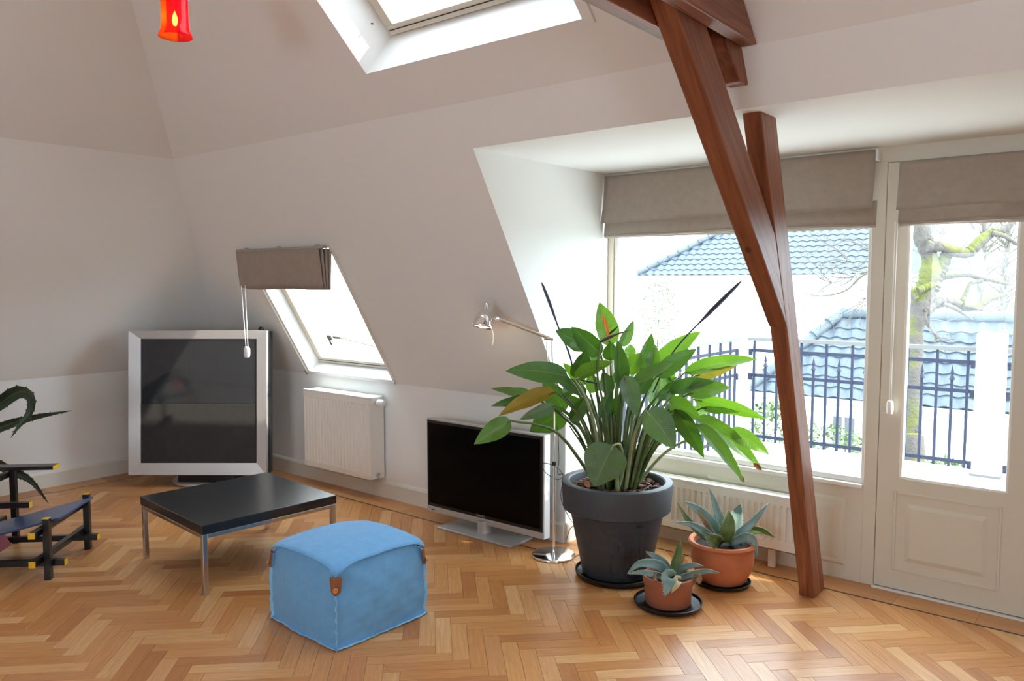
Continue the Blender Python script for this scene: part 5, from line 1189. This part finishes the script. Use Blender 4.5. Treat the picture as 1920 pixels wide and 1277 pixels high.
for p, a in (((1800, 470), .8), ((1860, 520), .5), ((1830, 580), -.4), ((1745, 500), 2.4), ((1760, 460), 2.0), ((1780, 516), 1.0), ((1870, 430), 1.4), ((1750, 625), -.8), ((1890, 540), .2), ((1760, 500), .2), ((1735, 540), 2.8), ((1880, 470), -.9), ((1740, 600), -.3)):
    for _ in range(2): twig(p, a + rb.uniform(-.5, .5), rb.uniform(40, 75), 1.0, 2, rb.uniform(-.3, .5))
o = tw.build('twigs', 'twig', t); o['kind'] = 'stuff'
tw = MB()
for p, a in (((1650, 512), 2.9), ((1650, 500), 2.6), ((1650, 540), 3.3), ((1645, 470), 2.5), ((1640, 560), 3.0), ((1600, 520), 3.4), ((1560, 530), 3.0), ((1590, 490), 2.4)):
    for _ in range(3): twig(p, a + rb.uniform(-.4, .4), rb.uniform(70, 120), 1.1, 2, rb.uniform(-.3, .5))
branch('bough', ((1705, 470), (1660, 505), (1620, 515), (1585, 545), (1540, 555), (1500, 548)), (5, 3, 2.2, 1.6, 1.2, .6), .2)
o = tw.build('twigs', 'twig', t); o['kind'] = 'stuff'

# ------------------------------------------------------------------ shrubs, distant trees and ground
def shrub(label, c, rx, rz, n, size, seed, mat='bush'):
    t_ = thing('shrub', label, 'shrub', (c.x, c.y, -6.0), 0, 'shrubs beside the terrace'); r_ = random.Random(seed); m = MB()
    for _ in range(n):
        a = r_.random() * 6.283; z = r_.uniform(-1, 1); q = math.sqrt(1 - z * z) * r_.random() ** .35
        p = Vector((math.cos(a) * q * rx, math.sin(a) * q * rx, z * rz)) + Vector((0, 0, c.z + 6))
        d1_ = Vector((r_.uniform(-1, 1), r_.uniform(-1, 1), r_.uniform(-.6, 1))).normalized(); d2_ = d1_.orthogonal().normalized(); s_ = size * r_.uniform(.6, 1.2)
        m.add([p, p + d1_ * s_ * .5 + d2_ * s_ * .28, p + d1_ * s_, p + d1_ * s_ * .5 - d2_ * s_ * .28], [(0, 1, 2, 3)])
    o_ = m.build('foliage', mat, t_); o_['kind'] = 'stuff'
    for k_ in range(5):
        a = k_ * 1.25; MB().tube([(.05 * math.cos(a), .05 * math.sin(a), 0), (rx * .4 * math.cos(a), rx * .4 * math.sin(a), (c.z + 6) * .7), (rx * .6 * math.cos(a), rx * .6 * math.sin(a), c.z + 6)], [.03, .02, .008], 5).build('stem', 'twig', t_)
shrub('leafy shrub behind the front railing, left of the wooden post', at_depth(1440, 830, 8.4), .32, .42, 600, .07, 1)
shrub('leafy shrub behind the front railing, right of the wooden post', at_depth(1555, 838, 8.8), .50, .22, 700, .06, 2)
shrub('low shrub at the foot of the mossy tree', at_depth(1772, 893, 7.7), .28, .16, 450, .055, 3)
# thin climber on the farther wall
c = on_y(1232, 600, 16.9); cl = thing('climbing_plant', 'sparse climbing plant on the farther white house', 'plant', (c.x, 16.95, -6)); m = MB(); rb = random.Random(9)
for _ in range(500):
    z = rb.uniform(-.2, 1.9); p = Vector((rb.gauss(0, .35) * (1.2 - .3 * z), rb.uniform(-.08, .1), z + c.z + 5.6 - .3)); s_ = rb.uniform(.04, .09)
    d1_ = Vector((rb.uniform(-1, 1), rb.uniform(-.3, .3), rb.uniform(-1, 1))).normalized(); d2_ = d1_.orthogonal().normalized()
    m.add([p, p + d1_ * s_ * .5 + d2_ * s_ * .3, p + d1_ * s_, p + d1_ * s_ * .5 - d2_ * s_ * .3], [(0, 1, 2, 3)])
o = m.build('foliage', 'bush', cl); o['kind'] = 'stuff'
MB().tube([(0, 0, 0), (.05, 0, 3), (-.05, .02, 5), (.05, .02, c.z + 7)], [.03, .025, .02, .008], 6).build('stem', 'twig', cl)
for i, (u, d, lab) in enumerate(((1838, 30, 'pale distant bare tree, left of two beyond the near roof'), (1884, 36, 'pale distant bare tree at the right edge of the door glass'), (1775, 50, 'thin distant bare tree behind the mossy branches'))):
    b_ = at_depth(u, 560, d); tr_ = thing('distant_tree', lab, 'tree', (b_.x, b_.y, -6.5), 0, 'distant bare trees'); rb = random.Random(40 + i)
    MB().tube([(0, 0, 0), (.1, 0, 4), (-.05, .1, 8), (.1, 0, 12)], [.28, .22, .16, .05], 8).build('trunk', 'fartree', tr_)
    m = MB()
    for _ in range(90):
        z = rb.uniform(5, 12); a = rb.random() * 6.28; L = rb.uniform(.8, 2.4); p = Vector((0, 0, z)); e = p + Vector((math.cos(a) * L, math.sin(a) * L, L * .7)); md_ = (p + e) / 2 + Vector((rb.uniform(-.2, .2), rb.uniform(-.2, .2), .1))
        m.tube([p, md_, e], [.04, .025, .008], 4, False)
    o = m.build('branches', 'fartree', tr_); o['kind'] = 'stuff'
g = MB(); nn = 30
g.sheet(lambda u, v: (-70 + 140 * u, 3 + 110 * v, -6.6 + 7.2 * max(0, v - .28) ** .9 + .3 * math.sin(u * 20) * v), nn, nn); struct(g.build('ground', 'grass'), 'pale winter lawn sloping up behind the houses')
